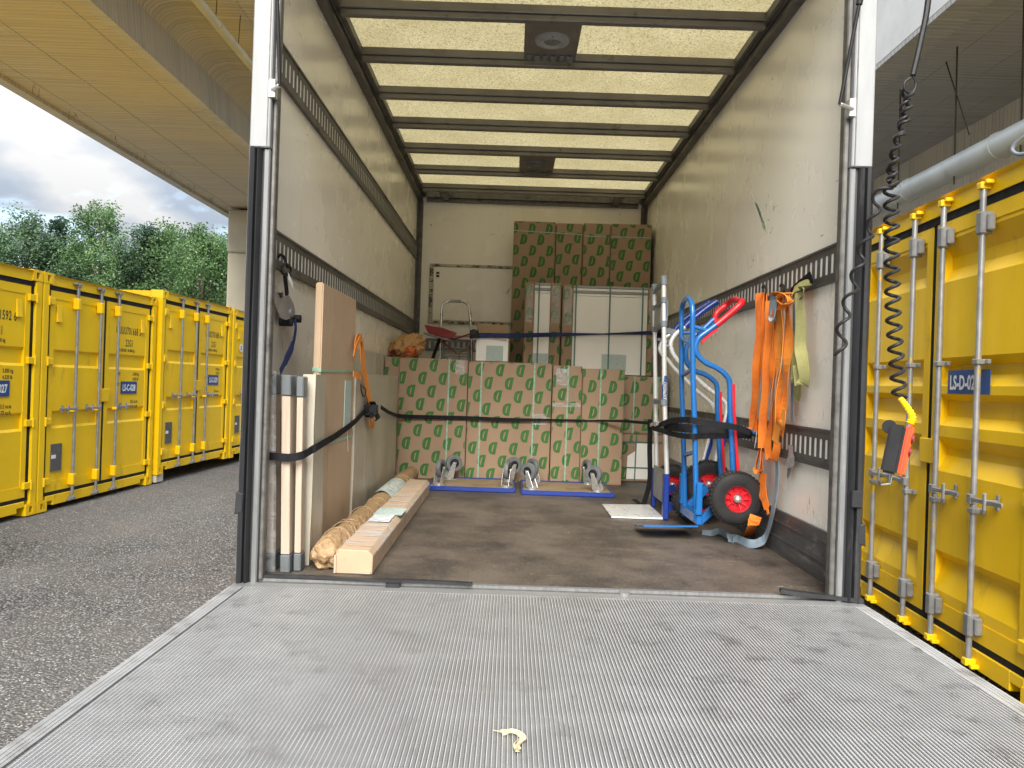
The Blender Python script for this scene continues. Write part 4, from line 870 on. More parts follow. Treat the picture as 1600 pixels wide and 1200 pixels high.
# crumpled bag
def crumple(mb, amp, fr, seed=0):
    for v in mb.v:
        q = v+Vector((seed, 0, 0)); n_ = noise.noise_vector(q*fr)+.5*noise.noise_vector(q*fr*2.3)
        n_ += Vector((1, 1, 1))*(-.9*abs(noise.noise(q*fr*1.7))+.5*abs(noise.noise(q*fr*4))); v += n_*amp
    return mb
def blob(c, rx, ry, rz, nu=40, nv=22, flat=-.5):
    m_ = MB()
    for j in range(nv+1):
        th = math.pi*j/nv
        for i in range(nu):
            ph = 2*math.pi*i/nu; z = math.cos(th); m_.v.append(Vector((c[0]+rx*math.sin(th)*math.cos(ph), c[1]+ry*math.sin(th)*math.sin(ph), c[2]+rz*max(z, flat))))
    for j in range(nv):
        for i in range(nu): a = j*nu+i; b = j*nu+(i+1) % nu; m_.f.append((a, b, b+nu, a+nu))
    return m_
bagc = aY(634, 543, 6.0)
bg = crumple(blob((bagc.x, 6.0, EYE+.25), .13, .12, .12, 64, 36), .040, 8); 
for v in bg.v:
    v.z = max(v.z, EYE+.179)
    f = (v.z-EYE-.25)/.11
    if f > 0: v.x += .05*f
Tb = Thing('paper_bag', 'crumpled tan bag with orange print on top of the narrow left carton', 'bag', (bagc.x, 6.0, EYE+.178))
Tb.part('bag_body', bg, mat('tan_crumpled_paper', (.46, .26, .10), (.36, .19, .07), .55, scale=8, bump=.6, bscale=20, bdist=.02), smooth=False)
bg2 = crumple(blob((bagc.x+.045, 5.93, EYE+.225), .06, .07, .055), .014, 12, 4)
for v in bg2.v: v.z = max(v.z, EYE+.178)
Tb.part('orange_netting', bg2, mat('orange_printed_net', (.55, .13, .02), (.16, .05, .02), .5, scale=26, stretch=(1, 1, 3), lo=.45, hi=.55))
bg3 = crumple(blob((bagc.x-.10, 6.03, EYE+.225), .055, .07, .05), .018, 12, 9)
for v in bg3.v: v.z = max(v.z, EYE+.178)
Tb.part('red_pouch', bg3, M['redweb'])

# ---------------------------------------------------------------- left side freight
def edge_panel(label, x0, x1, y0, y1, top, film=False, mcore=None, lean=-.022):
    T = Thing('packed_panel', label, 'panel', ((x0+x1)/2, y0, FZ+.001), group='flat panels stood on edge at the left wall')
    sh = lambda v: (v.x+lean*(v.z-FZ)/.75, v.y, v.z)
    a = MB().box(x0, x1, y0, y1, FZ+.07, top-.08).move(sh); T.part('wooden_core', a, M['wood'] if mcore is None else mcore, bev=.002)
    a = MB().box(x0-.002, x1+.002, y0-.004, y1+.004, FZ+.001, FZ+.068).move(sh); T.part('corner_protector', a, M['capgrey'], bev=.004)
    a = MB().box(x0-.002, x1+.002, y0-.004, y1+.004, top-.078, top).move(sh); T.part('corner_protector', a, M['capgrey'], bev=.004)
    if film:
        f = MB(); n_ = 24; w = x1-x0
        for i in range(n_+1):
            z = FZ+.002+(top-FZ+.01)*i/n_
            for k in range(9):
                u = k/8; f.v.append(Vector((x0-.010+(w+.022)*u, y0-.010-.010*math.sin(u*3.14)+.006*noise.noise(Vector((u*3, z*6, x0*9))), z)))
        for i in range(n_):
            for k in range(8): q = i*9+k; f.f.append((q, q+1, q+10, q+9))
        f.move(sh); T.part('stretch_film', f, M['film'], smooth=True)
    return T
PT = EYE+.008
edge_panel('film-wrapped panel with grey corners, leftmost beside the black door seal', -.925, -.880, 2.885, 2.975, PT, True)
edge_panel('bare wood-edged panel with grey corners, second from the left door post', -.848, -.815, 2.870, 2.96, PT-.002, False, lean=-.02)
edge_panel('thin wood-edged panel with grey corners, third from the door post', -.806, -.782, 2.900, 2.955, PT-.006, False, lean=-.012)
def wrapped(label, x0, x1, y0, y1, top, name='wrapped_panel', m=None, amp=.006):
    m_ = MB(); nz, ny_ = 26, max(4, int((y1-y0)/.05))
    ring = [(x0, y1), (x0, y0)] ; loop = []
    for j in range(ny_+1): loop.append((x1, y0+(y1-y0)*j/ny_))
    loop = [(x0, y1), (x0, (y0+y1)/2), (x0, y0), ((x0+x1)/2, y0-.006)]+loop
    n_ = len(loop)
    for i in range(nz+1):
        z = FZ+.002+(top-FZ-.002)*i/nz
        for (a, b) in loop:
            d = noise.noise(Vector((a*8+3, b*7, z*3)))*amp+noise.noise(Vector((a*20, b*18, z*8)))*amp*.4
            m_.v.append(Vector((a+d, b+d*.5, z)))
    for i in range(nz):
        for k in range(n_): q = i*n_+k; r = i*n_+(k+1) % n_; m_.f.append((q, r, r+n_, q+n_))
    m_.f.append(tuple(reversed(range(n_)))); m_.f.append(tuple(nz*n_+k for k in range(n_)))
    return solo(name, label, 'wrapped panel', m_, m or M['cream_wrap'], smooth=True, group='flat panels stood on edge at the left wall')
wrapped('cream foam-wrapped slab between the wood-edged panels and the tall brown carton', -.818, -.772, 2.995, 3.175, EYE+.012)
tc_ = Thing('flat_carton', 'tall flat brown carton standing on edge, upright beside the left wall', 'carton', (-.82, 3.5, FZ))
mb = MB().box(-.836, -.803, 3.195, 3.87, FZ+.002, EYE+.400)
tc_.part('cardboard_box', mb, M['carton2'], bev=.005, seg=2, smooth=True)
tc_.part('flap_seam', MB().box(-.8028, -.8022, 3.36, 3.364, FZ+.01, EYE+.40), M['carton'])
tc_.part('strapping_band', MB().ribbon([(-.838, 3.193, EYE+.035), (-.801, 3.1925, EYE+.030)], .016, (0, 0, 1), .0015).ribbon([(-.8018, 3.193, EYE+.030), (-.8015, 3.87, EYE+.038)], .014, (0, 0, 1), .0015), M['band'])
tc_.part('strapping_band', MB().ribbon([(-.8018, 3.193, EYE-.285), (-.8015, 3.87, EYE-.29)], .014, (0, 0, 1), .0015), M['band'])
tc_.part('label_pouch', MB().box(-.802, -.7995, 3.66, 3.80, EYE-.24, EYE-.01), M['teal_label'])
tc_.part('label_string', MB().ribbon([(-.799, 3.73, EYE-.24), (-.797, 3.76, EYE-.36)], .005, (0, 1, 0), .001), M['pack_white'])
wrapped('long cream-wrapped slab along the left wall behind the tall brown carton', -.862, -.802, 3.92, 5.36, EYE+.030)
wrapped('higher cream-wrapped slab nearest the left wall, behind the long one', -.955, -.885, 3.80, 5.22, EYE+.172, amp=.008)

# kraft paper roll
kp = MB(); n_ = 30; rr0 = .057
cpts = [(-.700+.01*math.sin(t*5), 2.93+t*2.62, FZ+.062) for t in [(i/110)**1.3 for i in range(111)]]
Lr = []
for i, p in enumerate(cpts):
    f = (i/110)**1.3; r = rr0*(1+.05*math.sin(f*31)); 
    for fold in (.09, .17, .30, .42, .72, .80): r *= 1+.10*math.exp(-((f-fold)/.008)**2)
    if i == 0: r *= .55
    if i == 1: r *= .88
    Lr.append(r)
m0 = MB(); m0.tube([(-.700, 2.912, FZ+.061)]+cpts, [.02]+Lr, n_)
for v in m0.v:
    nn = abs(noise.noise(Vector((v.x*26, v.y*6, v.z*26))))*-(.016 if v.y < 3.06 else .005)+noise.noise(Vector((v.x*22, v.y*4, v.z*22)))*.004+noise.noise(Vector((v.x*50, v.y*26, v.z*50)))*.0015*(3 if v.y < 3.06 else 1)
    d = Vector((v.x+.700, 0, v.z-FZ-.062)); v += d.normalized()*nn if d.length > .001 else d
    if v.y < 3.02: v.z -= .015*(3.02-v.y)/.1; v.y += .02*noise.noise(Vector((v.x*30, 1, v.z*30)))
    v.z = max(v.z, FZ+.001)
kr = Thing('paper_roll', 'long roll wrapped in crumpled brown kraft paper lying along the left side of the floor', 'roll', (-.72, 4.2, FZ))
kr.part('wrapping_paper', m0, M['kraft'], smooth=False)
for (y, tw) in ((3.10, .05), (3.22, .07), (3.42, -.08), (3.62, .06), (4.86, .05), (5.02, -.05)):
    P = [(-.700+.0625*math.cos(a), y+tw*math.sin(a*1.0), FZ+.062+.0625*math.sin(a)) for a in [-.6+k*.3 for k in range(14)]]
    kr.part('paper_fold', MB().tube(P, .0020, 6), M['kraft'], smooth=True)
lb = MB(); ys_ = [4.15, 4.35, 4.6, 4.72]
cr = []
for y in ys_:
    for k in range(9):
        a = .2+k*.28; cr.append(Vector((-.700+.0675*math.cos(a), y+.05*math.sin(a), FZ+.062+.0675*math.sin(a))))
lb.v = cr
for j in range(3):
    for k in range(8): q = j*9+k; lb.f.append((q, q+1, q+10, q+9))
kr.part('tape_wrap', lb, mat('printed_pale_tape', (.50, .55, .53), (.16, .20, .20), .4, scale=38, stretch=(1, 2, 1), lo=.52, hi=.60), smooth=True)

# long film-wrapped box on the floor
lbx = Thing('long_carton', 'long square carton wrapped in shiny film on the floor beside the paper roll', 'carton', (-.575, 3.9, FZ))
prof = [(-.655, 0), (-.508, 0), (-.506, .070), (-.525, .090), (-.640, .092), (-.652, .060)]
lbx.part('cardboard_box', MB().prism(prof, lambda a, b: (a+.002, 2.885, FZ+.001+b), lambda a, b: (a-.012, 5.0, FZ+.001+b)), M['carton2'], bev=.003)
lbx.part('end_flap', MB().box(-.650, -.642, 2.8785, 2.8845, FZ+.004, FZ+.072).box(-.545, -.512, 2.8785, 2.8845, FZ+.004, FZ+.012), M['wood'])
fw_ = MB(); pf2 = [(-.508, .002), (-.5035, .072), (-.525, .0945), (-.640, .0965), (-.656, .062), (-.659, .002)]; ny_ = 60
for i in range(ny_+1):
    y = 2.95+2.05*i/ny_
    for k, (a, b) in enumerate(pf2):
        d = .004*noise.noise(Vector((k*1.3, y*11, 0))); fw_.v.append(Vector((a+d-.012*i/ny_, y, FZ+b+abs(d))))
for i in range(ny_):
    for k in range(len(pf2)-1): q = i*6+k; fw_.f.append((q, q+1, q+7, q+6))
lbx.part('stretch_film', fw_, M['film2'], smooth=False)
lbx.part('address_label', MB().hexa([(-.632, 3.45, FZ+.098), (-.535, 3.45, FZ+.098), (-.535, 3.62, FZ+.098), (-.632, 3.62, FZ+.098), (-.632, 3.45, FZ+.0995), (-.535, 3.45, FZ+.0995), (-.535, 3.62, FZ+.0995), (-.632, 3.62, FZ+.0995)]), mat('white_address_label', (.62, .66, .68), (.25, .30, .42), .35, scale=34, stretch=(1, 3, 1), lo=.55, hi=.62))
lbx.part('address_label', MB().box(-.640, -.505, 3.63, 3.82, FZ+.0975, FZ+.0985), M['teal_label'])

# ---------------------------------------------------------------- dollies
def dolly(label, x0, x1, y0, y1, casters, plate=False):
    T = Thing('dolly', label, 'dolly', ((x0+x1)/2, (y0+y1)/2, FZ), group='upturned furniture dollies')
    T.part('plywood_board', MB().box(x0+.016, x1-.016, y0+.016, y1-.016, FZ+.006, FZ+.024), M['ply'])
    rim = MB().box(x0, x1, y0, y0+.015, FZ+.001, FZ+.032).box(x0, x1, y1-.015, y1, FZ+.001, FZ+.032).box(x0, x0+.015, y0+.0155, y1-.0155, FZ+.001, FZ+.032).box(x1-.015, x1, y0+.0155, y1-.0155, FZ+.001, FZ+.032)
    T.part('blue_rim', rim, M['blue_dark'], bev=.004)
    for (cx_, cy_, an) in casters:
        c = Vector((cx_, cy_, FZ+.025)); ca, sa = math.cos(an), math.sin(an)
        fw = Vector((ca, sa, 0)); ax = Vector((-sa, ca, 0))
        wc = c+fw*.035+Vector((0, 0, .118)); rW = .062
        w = T.part('caster', MB().lathe([(.034, -.014), (.050, -.017), (.060, -.014), (rW, -.006), (rW, .006), (.060, .014), (.050, .017), (.034, .014)], wc, ax, 26), M['greyrub'], smooth=True)
        T.part('hub', MB().lathe([(0, -.018), (.014, -.019), (.018, -.013), (.035, -.011), (.035, .011), (.018, .013), (.014, .019), (0, .018)], wc, ax, 22), M['black'], parent=w, smooth=True)
        fk = MB()
        for s_ in (-1, 1):
            o_ = ax*(s_*.025)
            q = [c+o_-fw*.030+Vector((0, 0, .016)), c+o_+fw*.028+Vector((0, 0, .016)), wc+o_+fw*.012+Vector((0, 0, .012)), wc+o_-fw*.014+Vector((0, 0, .010))]
            t_ = ax*.0022
            fk.hexa([q[0]-t_, q[1]-t_, q[1]+t_, q[0]+t_, q[3]-t_, q[2]-t_, q[2]+t_, q[3]+t_])
        fk.cyl(wc-ax*.030, wc+ax*.030, .006, 8).cyl(c+Vector((0, 0, .004)), c+Vector((0, 0, .018)), .034, 16)
        T.part('fork', fk, M['chrome'], parent=w, bev=.001)
        pl = MB()
        pl.hexa([c+fw*a*.045+ax*b*.045+Vector((0, 0, z)) for z in (0, .004) for a, b in ((-1, -1), (1, -1), (1, 1), (-1, 1))])
        T.part('mounting_plate', pl, M['chrome'], parent=w)
    return T
dolly('upturned blue-rimmed dolly on the floor, left of the pair', -.555, .045, 5.17, 5.70, [(-.485, 5.25, 1.25), (-.02, 5.24, 1.35), (-.44, 5.60, .35), (.0, 5.58, .5)])
dolly('upturned blue-rimmed dolly on the floor, right of the pair', .085, .712, 5.10, 5.66, [(.16, 5.20, 2.45), (.605, 5.17, 2.55), (.19, 5.52, 2.2), (.58, 5.56, 1.9)])

# ---------------------------------------------------------------- sack trucks
def wheel(T, c, r, rim_m, tread=.036, parent=None):
    c = Vector(c)
    prof = []
    for (a, b) in ((.46, -.9), (.60, -1.0), (.80, -.98), (.93, -.80), (.985, -.45), (1.0, -.2), (.985, -.06), (.985, .06), (1.0, .2), (.985, .45), (.93, .80), (.80, .98), (.60, 1.0), (.46, .9)): prof.append((r*a, tread*b))
    w = T.part('wheel', MB().lathe(prof, c, (0, 1, 0), 40), M['tyre'], smooth=True)
    nub = MB()
    for k in range(40):
        an = 2*math.pi*k/40
        for s_ in (-1, 1):
            p = c+Vector((math.cos(an)*r*.955, s_*tread*.62, math.sin(an)*r*.955)); q = c+Vector((math.cos(an)*r*1.003, s_*tread*.50, math.sin(an)*r*1.003))
            nub.bar(p, q, .009, .014, up=(math.sin(an), 0, -math.cos(an)))
    T.part('tyre_tread', nub, M['tyre'], parent=w, stuff=True)
    T.part('rim', MB().lathe([(r*.18, -tread*.55), (r*.24, -tread*.55), (r*.27, -tread*.30), (r*.40, -tread*.32), (r*.445, -tread*.80), (r*.485, -tread*.95), (r*.485, tread*.95), (r*.445, tread*.8), (r*.40, tread*.32), (r*.27, tread*.3), (r*.18, tread*.55)], c, (0, 1, 0), 36), rim_m, parent=w, smooth=True)
    sp_ = MB()
    for k in range(10):
        an = 2*math.pi*k/10; d = Vector((math.cos(an), 0, math.sin(an))); sp_.bar(c+d*r*.22+Vector((0, -tread*.42, 0)), c+d*r*.43+Vector((0, -tread*.62, 0)), .004, .012, up=(0, 1, 0))
    T.part('rim_spoke', sp_, rim_m, parent=w)
    T.part('hub_cap', MB().lathe([(0, -tread*1.25), (r*.08, -tread*1.20), (r*.14, -tread*1.0), (r*.16, -tread*.6), (r*.16, tread*.6), (0, tread*.9)], c, (0, 1, 0), 22), M['chrome'], parent=w, smooth=True)
    return w
# silver one
Yn, Yf_ = 4.32, 4.76
st_ = Thing('sack_truck', 'silver aluminium sack truck with tall straight uprights and dark blue grips', 'sack truck', (1.0, 4.5, FZ), group='sack trucks strapped to the right wall')
for (pts, Y) in (([(1036, 434), (1037, 620), (1041, 740)], Yn), ([(1021, 446), (1023, 620), (1025, 745)], Yf_)):
    st_.part('upright', MB().tube([aY(x, y, Y) for x, y in pts], .0135, 14), M['silver'], smooth=True)
for y in (447, 475, 512, 635):
    a = aY(1036.5, y-6, Yn); b = aY(1022, y+6, Yf_); b.z = a.z
    cl_ = MB().cyl(a-Vector((0, 0, .017)), a+Vector((0, 0, .017)), .019, 14).cyl(b-Vector((0, 0, .017)), b+Vector((0, 0, .017)), .019, 14).bar(a, b, .020, .024)
    st_.part('clamp', cl_, M['greyplast'], bev=.002)
st_.part('end_cap', MB().cyl(aY(1036, 441, Yn), aY(1036, 431, Yn), .018, 14).cyl(aY(1021, 453, Yf_), aY(1021, 444, Yf_), .018, 14), M['greyplast'])
pa = aY(1029, 492, 4.55)
si = st_.part('name_plate', MB().box(pa.x-.003, pa.x+.003, 4.40, 4.70, pa.z-.06, pa.z+.06).box(pa.x-.028, pa.x+.012, 4.36, 4.364, pa.z-.065, pa.z+.065), M['alu_white'])
st_.part('plate_print', MB().box(pa.x-.024, pa.x+.008, 4.357, 4.359, pa.z-.05, pa.z+.045), M['sign_blue'], parent=si)
st_.part('plate_lettering', text_mb('E', .06, lambda a, b: (pa.x-.024+a, 4.355, pa.z-.03+b), .7, .002), M['white_print'], parent=si)
lp = aY(1037, 607, Yn)
sb_ = st_.part('name_sticker', MB().lathe([(.0140, -.072), (.0143, -.07), (.0143, .07), (.0140, .072)], lp, (0, 0, 1), 24), M['sign_blue'], smooth=True)
st_.part('sticker_lettering', text_mb('EXPRESSO', .025, lambda a, b: (lp.x+.008-b, lp.y-.0165, lp.z-.060+a), .84, .0), M['white_print'], parent=sb_)
nearS = [(1072, 509), (1058, 519), (1049, 530), (1047, 541), (1051, 553), (1059, 564), (1072, 577), (1087, 591), (1105, 607), (1127, 624), (1134, 634), (1133, 650), (1123, 695), (1112, 738), (1104, 765)]
farS = [(1050, 520), (1036, 530), (1030, 543), (1033, 553), (1042, 562), (1052, 575), (1070, 593), (1087, 610), (1109, 629), (1115, 640), (1114, 655), (1104, 695), (1092, 738), (1084, 752)]
for P_, Y in ((nearS, Yn), (farS, Yf_)):
    st_.part('handle_tube', MB().tube(smooth_path([aY(x, y, Y) for x, y in P_], 5), .0125, 12), M['silver'], smooth=True)
for P_, Y in (([(1069, 511), (1080, 500), (1100, 484), (1119, 471)], Yn), ([(1048, 522), (1064, 503), (1084, 488), (1108, 472)], Yf_)):
    st_.part('grip', MB().tube(smooth_path([aY(x, y, Y) for x, y in P_], 5), [.017]*11+[.020]*5, 14), M['blue_dark'], smooth=True)
for P_, Y in (([(1134, 640), (1128, 680), (1112, 740)], Yn), ([(1114, 648), (1106, 690), (1092, 738)], Yf_)):
    st_.part('stair_skid', MB().ribbon([aY(x+4, y, Y) for x, y in P_], .030, (0, 1, 0), .02).ribbon([aY(x+3, y, Y) for x, y in P_], .014, (1, 0, 0), .034), M['blue_dark'], bev=.002)
st_.part('link_bracket', MB().bar(aY(1040, 516, Yn), aY(1062, 522, Yn+.02), .02, .03).bar(aY(1026, 530, Yf_), aY(1046, 534, Yf_), .02, .02).cyl(aY(1036, 541, Yn), aY(1050, 541, Yn), .010, 8), M['greyplast'])
zb_ = FZ+.010
st_.part('foot_bracket', MB().box(.875, .905, 4.29, 4.345, FZ+.004, EYE-.48), M['blue_dark'], bev=.004); st_.part('foot_bracket', MB().box(.895, .920, 4.735, 4.785, FZ+.004, EYE-.50), M['blue_dark'], bev=.004)
st_.part('back_plate', MB().box(.896, .901, 4.35, 4.73, FZ+.08, EYE-.47), M['galv'])
st_.part('toe_plate', MB().hexa([(.585, 4.30, FZ+.004), (.880, 4.30, FZ+.004), (.880, 4.76, FZ+.004), (.585, 4.74, FZ+.004), (.585, 4.30, FZ+.012), (.880, 4.30, FZ+.016), (.880, 4.76, FZ+.016), (.585, 4.74, FZ+.012)]), M['silver'])
st_.part('axle', MB().cyl((1.04, 4.2, FZ+.131), (1.04, 4.9, FZ+.131), .01, 10).bar((.89, 4.33, FZ+.06), (1.04, 4.33, FZ+.131), .03, .04).bar((.91, 4.76, FZ+.06), (1.04, 4.76, FZ+.131), .03, .04), M['blue_dark'])
wheel(st_, (1.04, 4.215, FZ+.131), .13, M['red']); wheel(st_, (1.04, 4.87, FZ+.131), .13, M['red'])
# blue one
Yn, Yf_ = 3.78, 4.10
bt = Thing('sack_truck', 'bright blue sack truck with arched frame and red grips, nearest at the right wall', 'sack truck', (1.0, 3.9, FZ+.09), group='sack trucks strapped to the right wall')
arch = [(1087, 812, Yn), (1086, 750, Yn), (1084, 660, Yn), (1082, 600, Yn), (1081, 520, Yn), (1081, 488, Yn), (1079, 473, Yn+.03), (1073.5, 466, Yn+.14), (1068, 471, Yf_-.06), (1064, 486, Yf_), (1063.5, 520, Yf_), (1064, 600, Yf_), (1066, 660, Yf_), (1068, 740, Yf_), (1069, 806, Yf_)]
bt.part('arched_frame', MB().tube(smooth_path([aY(*p) for p in arch], 6), .0135, 14), M['blue'], smooth=True)
rg = MB()
for (xa, ya, xb, yb) in ((1069, 711, 1084, 706), (1065, 587, 1082, 576), (1064, 528, 1081, 541)): rg.cyl(aY(xa, ya, Yf_), aY(xb, yb, Yn), .011, 12)
bt.part('cross_rung', rg, M['blue'], smooth=True)
S1 = [(1119, 507), (1104, 518), (1092, 527), (1087, 536), (1086, 545), (1090, 556), (1102, 567), (1119, 575), (1133, 586), (1139, 600), (1139.5, 640), (1142, 690), (1144, 734), (1147, 770)]
S2 = [(1117, 496), (1098, 514), (1084, 525), (1075, 535), (1071, 546), (1071, 560), (1075, 571), (1086, 580), (1100, 585), (1112, 593), (1119, 604), (1120, 640), (1122, 690), (1125, 738), (1128, 752)]
for P_, Y in ((S1, Yn), (S2, Yf_)): bt.part('handle_tube', MB().tube(smooth_path([aY(x, y, Y) for x, y in P_], 5), .0135, 14), M['blue'], smooth=True)
bt.part('grip', MB().tube(smooth_path([aY(x, y, Y_) for x, y, Y_ in ((1118, 508, Yn), (1135, 494, Yn), (1158, 473, Yn), (1153, 470, Yn+.1), (1146, 468, Yf_-.1), (1136, 475, Yf_), (1118, 490, Yf_), (1117, 503, Yf_))], 5), .0165, 12), M['red'], smooth=True)
for P_, Y in (([(1095, 535), (1108, 522), (1120, 514)], Yn), ([(1080, 532), (1088, 526), (1096, 519)], Yf_)): bt.part('grip_skid', MB().ribbon([aY(x, y, Y) for x, y in P_], .020, (0, 1, 0), .012), M['red'])
for P_, Y in (([(1144, 600), (1145, 640), (1148, 690), (1151, 736)], Yn), ([(1124, 612), (1124, 640), (1127, 690), (1130, 738)], Yf_)): bt.part('stair_skid', MB().ribbon([aY(x, y, Y) for x, y in P_], .026, (0, 1, 0), .014), M['red'], bev=.002)
bt.part('strut', MB().cyl(aY(1083, 510, Yn), aY(1105, 517, Yn), .010, 10).cyl(aY(1066, 520, Yf_), aY(1090, 520, Yf_), .010, 10).cyl(aY(1104, 517, Yn), aY(1090, 520, Yf_), .010, 10), M['blue'], smooth=True)
zt_ = FZ+.075
fr_ = MB().hexa([(.930, 3.755, zt_), (.968, 3.755, zt_), (.968, 4.125, zt_), (.930, 4.125, zt_), (.930, 3.755, zt_+.05), (.968, 3.755, zt_+.05), (.968, 4.125, zt_+.05), (.930, 4.125, zt_+.05)])
for y in (3.765, 4.115): fr_.hexa([(.955, y-.02, zt_), (1.08, y-.02, zt_+.12), (1.08, y+.02, zt_+.12), (.955, y+.02, zt_), (.955, y-.02, zt_+.045), (1.06, y-.02, zt_+.16), (1.06, y+.02, zt_+.16), (.955, y+.02, zt_+.045)])
for y in (3.765, 4.115): fr_.box(.925, .955, y-.022, y+.022, zt_+.05, zt_+.21)
bt.part('foot_bracket', fr_, M['blue'], bev=.004)
bt.part('toe_plate', MB().hexa([(.665, 3.72, zt_-.010), (.93, 3.72, zt_-.004), (.93, 4.0, zt_-.052), (.665, 4.0, zt_-.058), (.665, 3.72, zt_-.004), (.93, 3.72, zt_+.004), (.93, 4.0, zt_-.044), (.665, 4.0, zt_-.052)]), M['blue'])
wheel(bt, (1.095, 3.665, FZ+.226), .130, M['red']); wheel(bt, (1.095, 4.215-.02, FZ+.226+.0), .130, M['red'])
bt.part('axle', MB().cyl((1.095, 3.64, FZ+.226), (1.095, 4.2, FZ+.226), .010, 12), M['chrome'])

# ---------------------------------------------------------------- straps
bw = Thing('ratchet_strap', 'wide black strap bundle wrapped round both sack trucks and hooked to the right wall', 'strap', aY(1090, 675, 4.0), group='lashing straps')
def rib(px, w, wd=(0, 0, 1), t=.003): return MB().ribbon(smooth_path([aY(*p) for p in px], 6), w, wd, t)
m_ = rib([(1012, 661, 4.80), (1024, 666, 4.70), (1034, 662, 4.28), (1050, 657, 4.05), (1075, 656, 3.76), (1088, 658, 3.74), (1120, 663, 3.74), (1150, 668, 3.72), (1172, 676, 3.74)], .030)
b2 = rib([(1016, 668, 4.70), (1030, 672, 4.29), (1050, 678, 4.1), (1076, 682, 3.765), (1100, 681, 3.8), (1140, 681, 3.8), (1173, 680, 3.76)], .028); n0 = len(m_.v); m_.v += b2.v; m_.f += [tuple(n0+i for i in f) for f in b2.f]
b2 = rib([(1036, 665, 4.26), (1060, 668, 4.0), (1095, 671, 3.9), (1140, 675, 3.85), (1172, 679, 3.77)], .045, (0, .3, 1)); n0 = len(m_.v); m_.v += b2.v; m_.f += [tuple(n0+i for i in f) for f in b2.f]
bw.part('webbing', m_, M['blackweb'])
bw.part('hook', MB().tube(smooth_path([aY(1170, 676, 3.76), aY(1178, 680, 3.74), (XR-.02, 3.68, EYE-.22), (XR-.006, 3.68, EYE-.235)], 5), .006, 8), M['black'], smooth=True)
bw.part('buckle', MB().bar(aY(1018, 664, 4.66), aY(1028, 661, 4.5), .03, .02), M['chrome'])
# long thin black strap
ls = Thing('ratchet_strap', 'thin black strap running across the printed cartons from a black ratchet at the left', 'strap', aY(800, 655, 5.7), group='lashing straps')
def jit(v, i): return v
P_ = [aY(594, 636, 4.22), aY(606, 644, 4.6), aY(618.5, 649, 5.2), aY(622.5, 650, 5.69), aY(640, 651, 5.72), aY(728, 653, 5.735), aY(790, 656, 5.735), aY(860, 656, 5.735), aY(930, 657, 5.735), aY(975, 658, 5.60), aY(1012, 661, 4.85)]
WD = [(0, 1, .8), (0, 1, .8), (0, 1, .8), (0, .5, 1), (0, 0, 1), (0, .2, 1), (0, .3, 1), (0, .9, .45), (0, .9, .35), (0, .9, .3), (0, .5, 1)]
ls.part('webbing', MB().ribbon(P_, [.022, .022, .022, .030, .030, .030, .030, .026, .026, .024, .02], [Vector(w) for w in WD], .0025), M['blackweb'])
b = aY(576, 640, 4.17); rt = MB()
rs = random.Random(4)
for k in range(9):
    c = b+Vector((rs.gauss(0, .022), rs.gauss(0, .02), rs.gauss(0, .014))); r = rs.uniform(.020, .034)
    a0 = rs.random()*6; ax_ = Vector((rs.gauss(0, 1), .3, rs.gauss(0, 1))).normalized(); u = ax_.orthogonal().normalized(); w = ax_.cross(u)
    rt.ribbon([c+(u*math.cos(a0+t*.5)+w*math.sin(a0+t*.5))*r for t in range(12)], .028, ax_, .003)
ls.part('wound_webbing', rt, M['blackweb'])
ls.part('ratchet', MB().box(b.x-.045, b.x+.045, b.y-.03, b.y-.024, b.z-.028, b.z+.028).box(b.x-.045, b.x+.045, b.y+.024, b.y+.03, b.z-.028, b.z+.028).cyl((b.x+.02, b.y-.035, b.z), (b.x+.02, b.y+.035, b.z), .016, 12).cyl((b.x-.03, b.y-.03, b.z+.01), (b.x-.03, b.y+.03, b.z+.01), .007, 10), M['black'], bev=.003)
vs = Thing('ratchet_strap', 'loose end of black strap hanging straight down beside the silver toe plate', 'strap', aY(1014, 790, 4.86), group='lashing straps')
vs.part('webbing', MB().ribbon(smooth_path([aY(1015, 655, 4.83), aY(1014, 700, 4.82), aY(1014, 750, 4.83), (.862, 4.83, FZ+.02), (.835, 4.80, FZ+.012), (.80, 4.86, FZ+.03)], 6), .034, (1, .35, 0), .003), M['blackweb'])
# black strap round the left panels
lp_ = Thing('ratchet_strap', 'flat black strap holding the upright panels against the left wall', 'strap', aY(480, 700, 3.0), group='lashing straps')
P_ = [aY(410, 711, 2.93), aY(416, 712, 2.868), aY(435, 714, 2.858), aY(453, 715, 2.855), aY(472, 711, 2.885), aY(486, 703, 2.95), aY(495, 698, 2.985), aY(505, 692, 3.12), aY(525, 680, 3.5), aY(552, 660, 3.85), aY(570, 641, 4.12)]
lp_.part('webbing', MB().ribbon(smooth_path(P_, 5), .030, (0, .12, 1), .003), M['blackweb'])
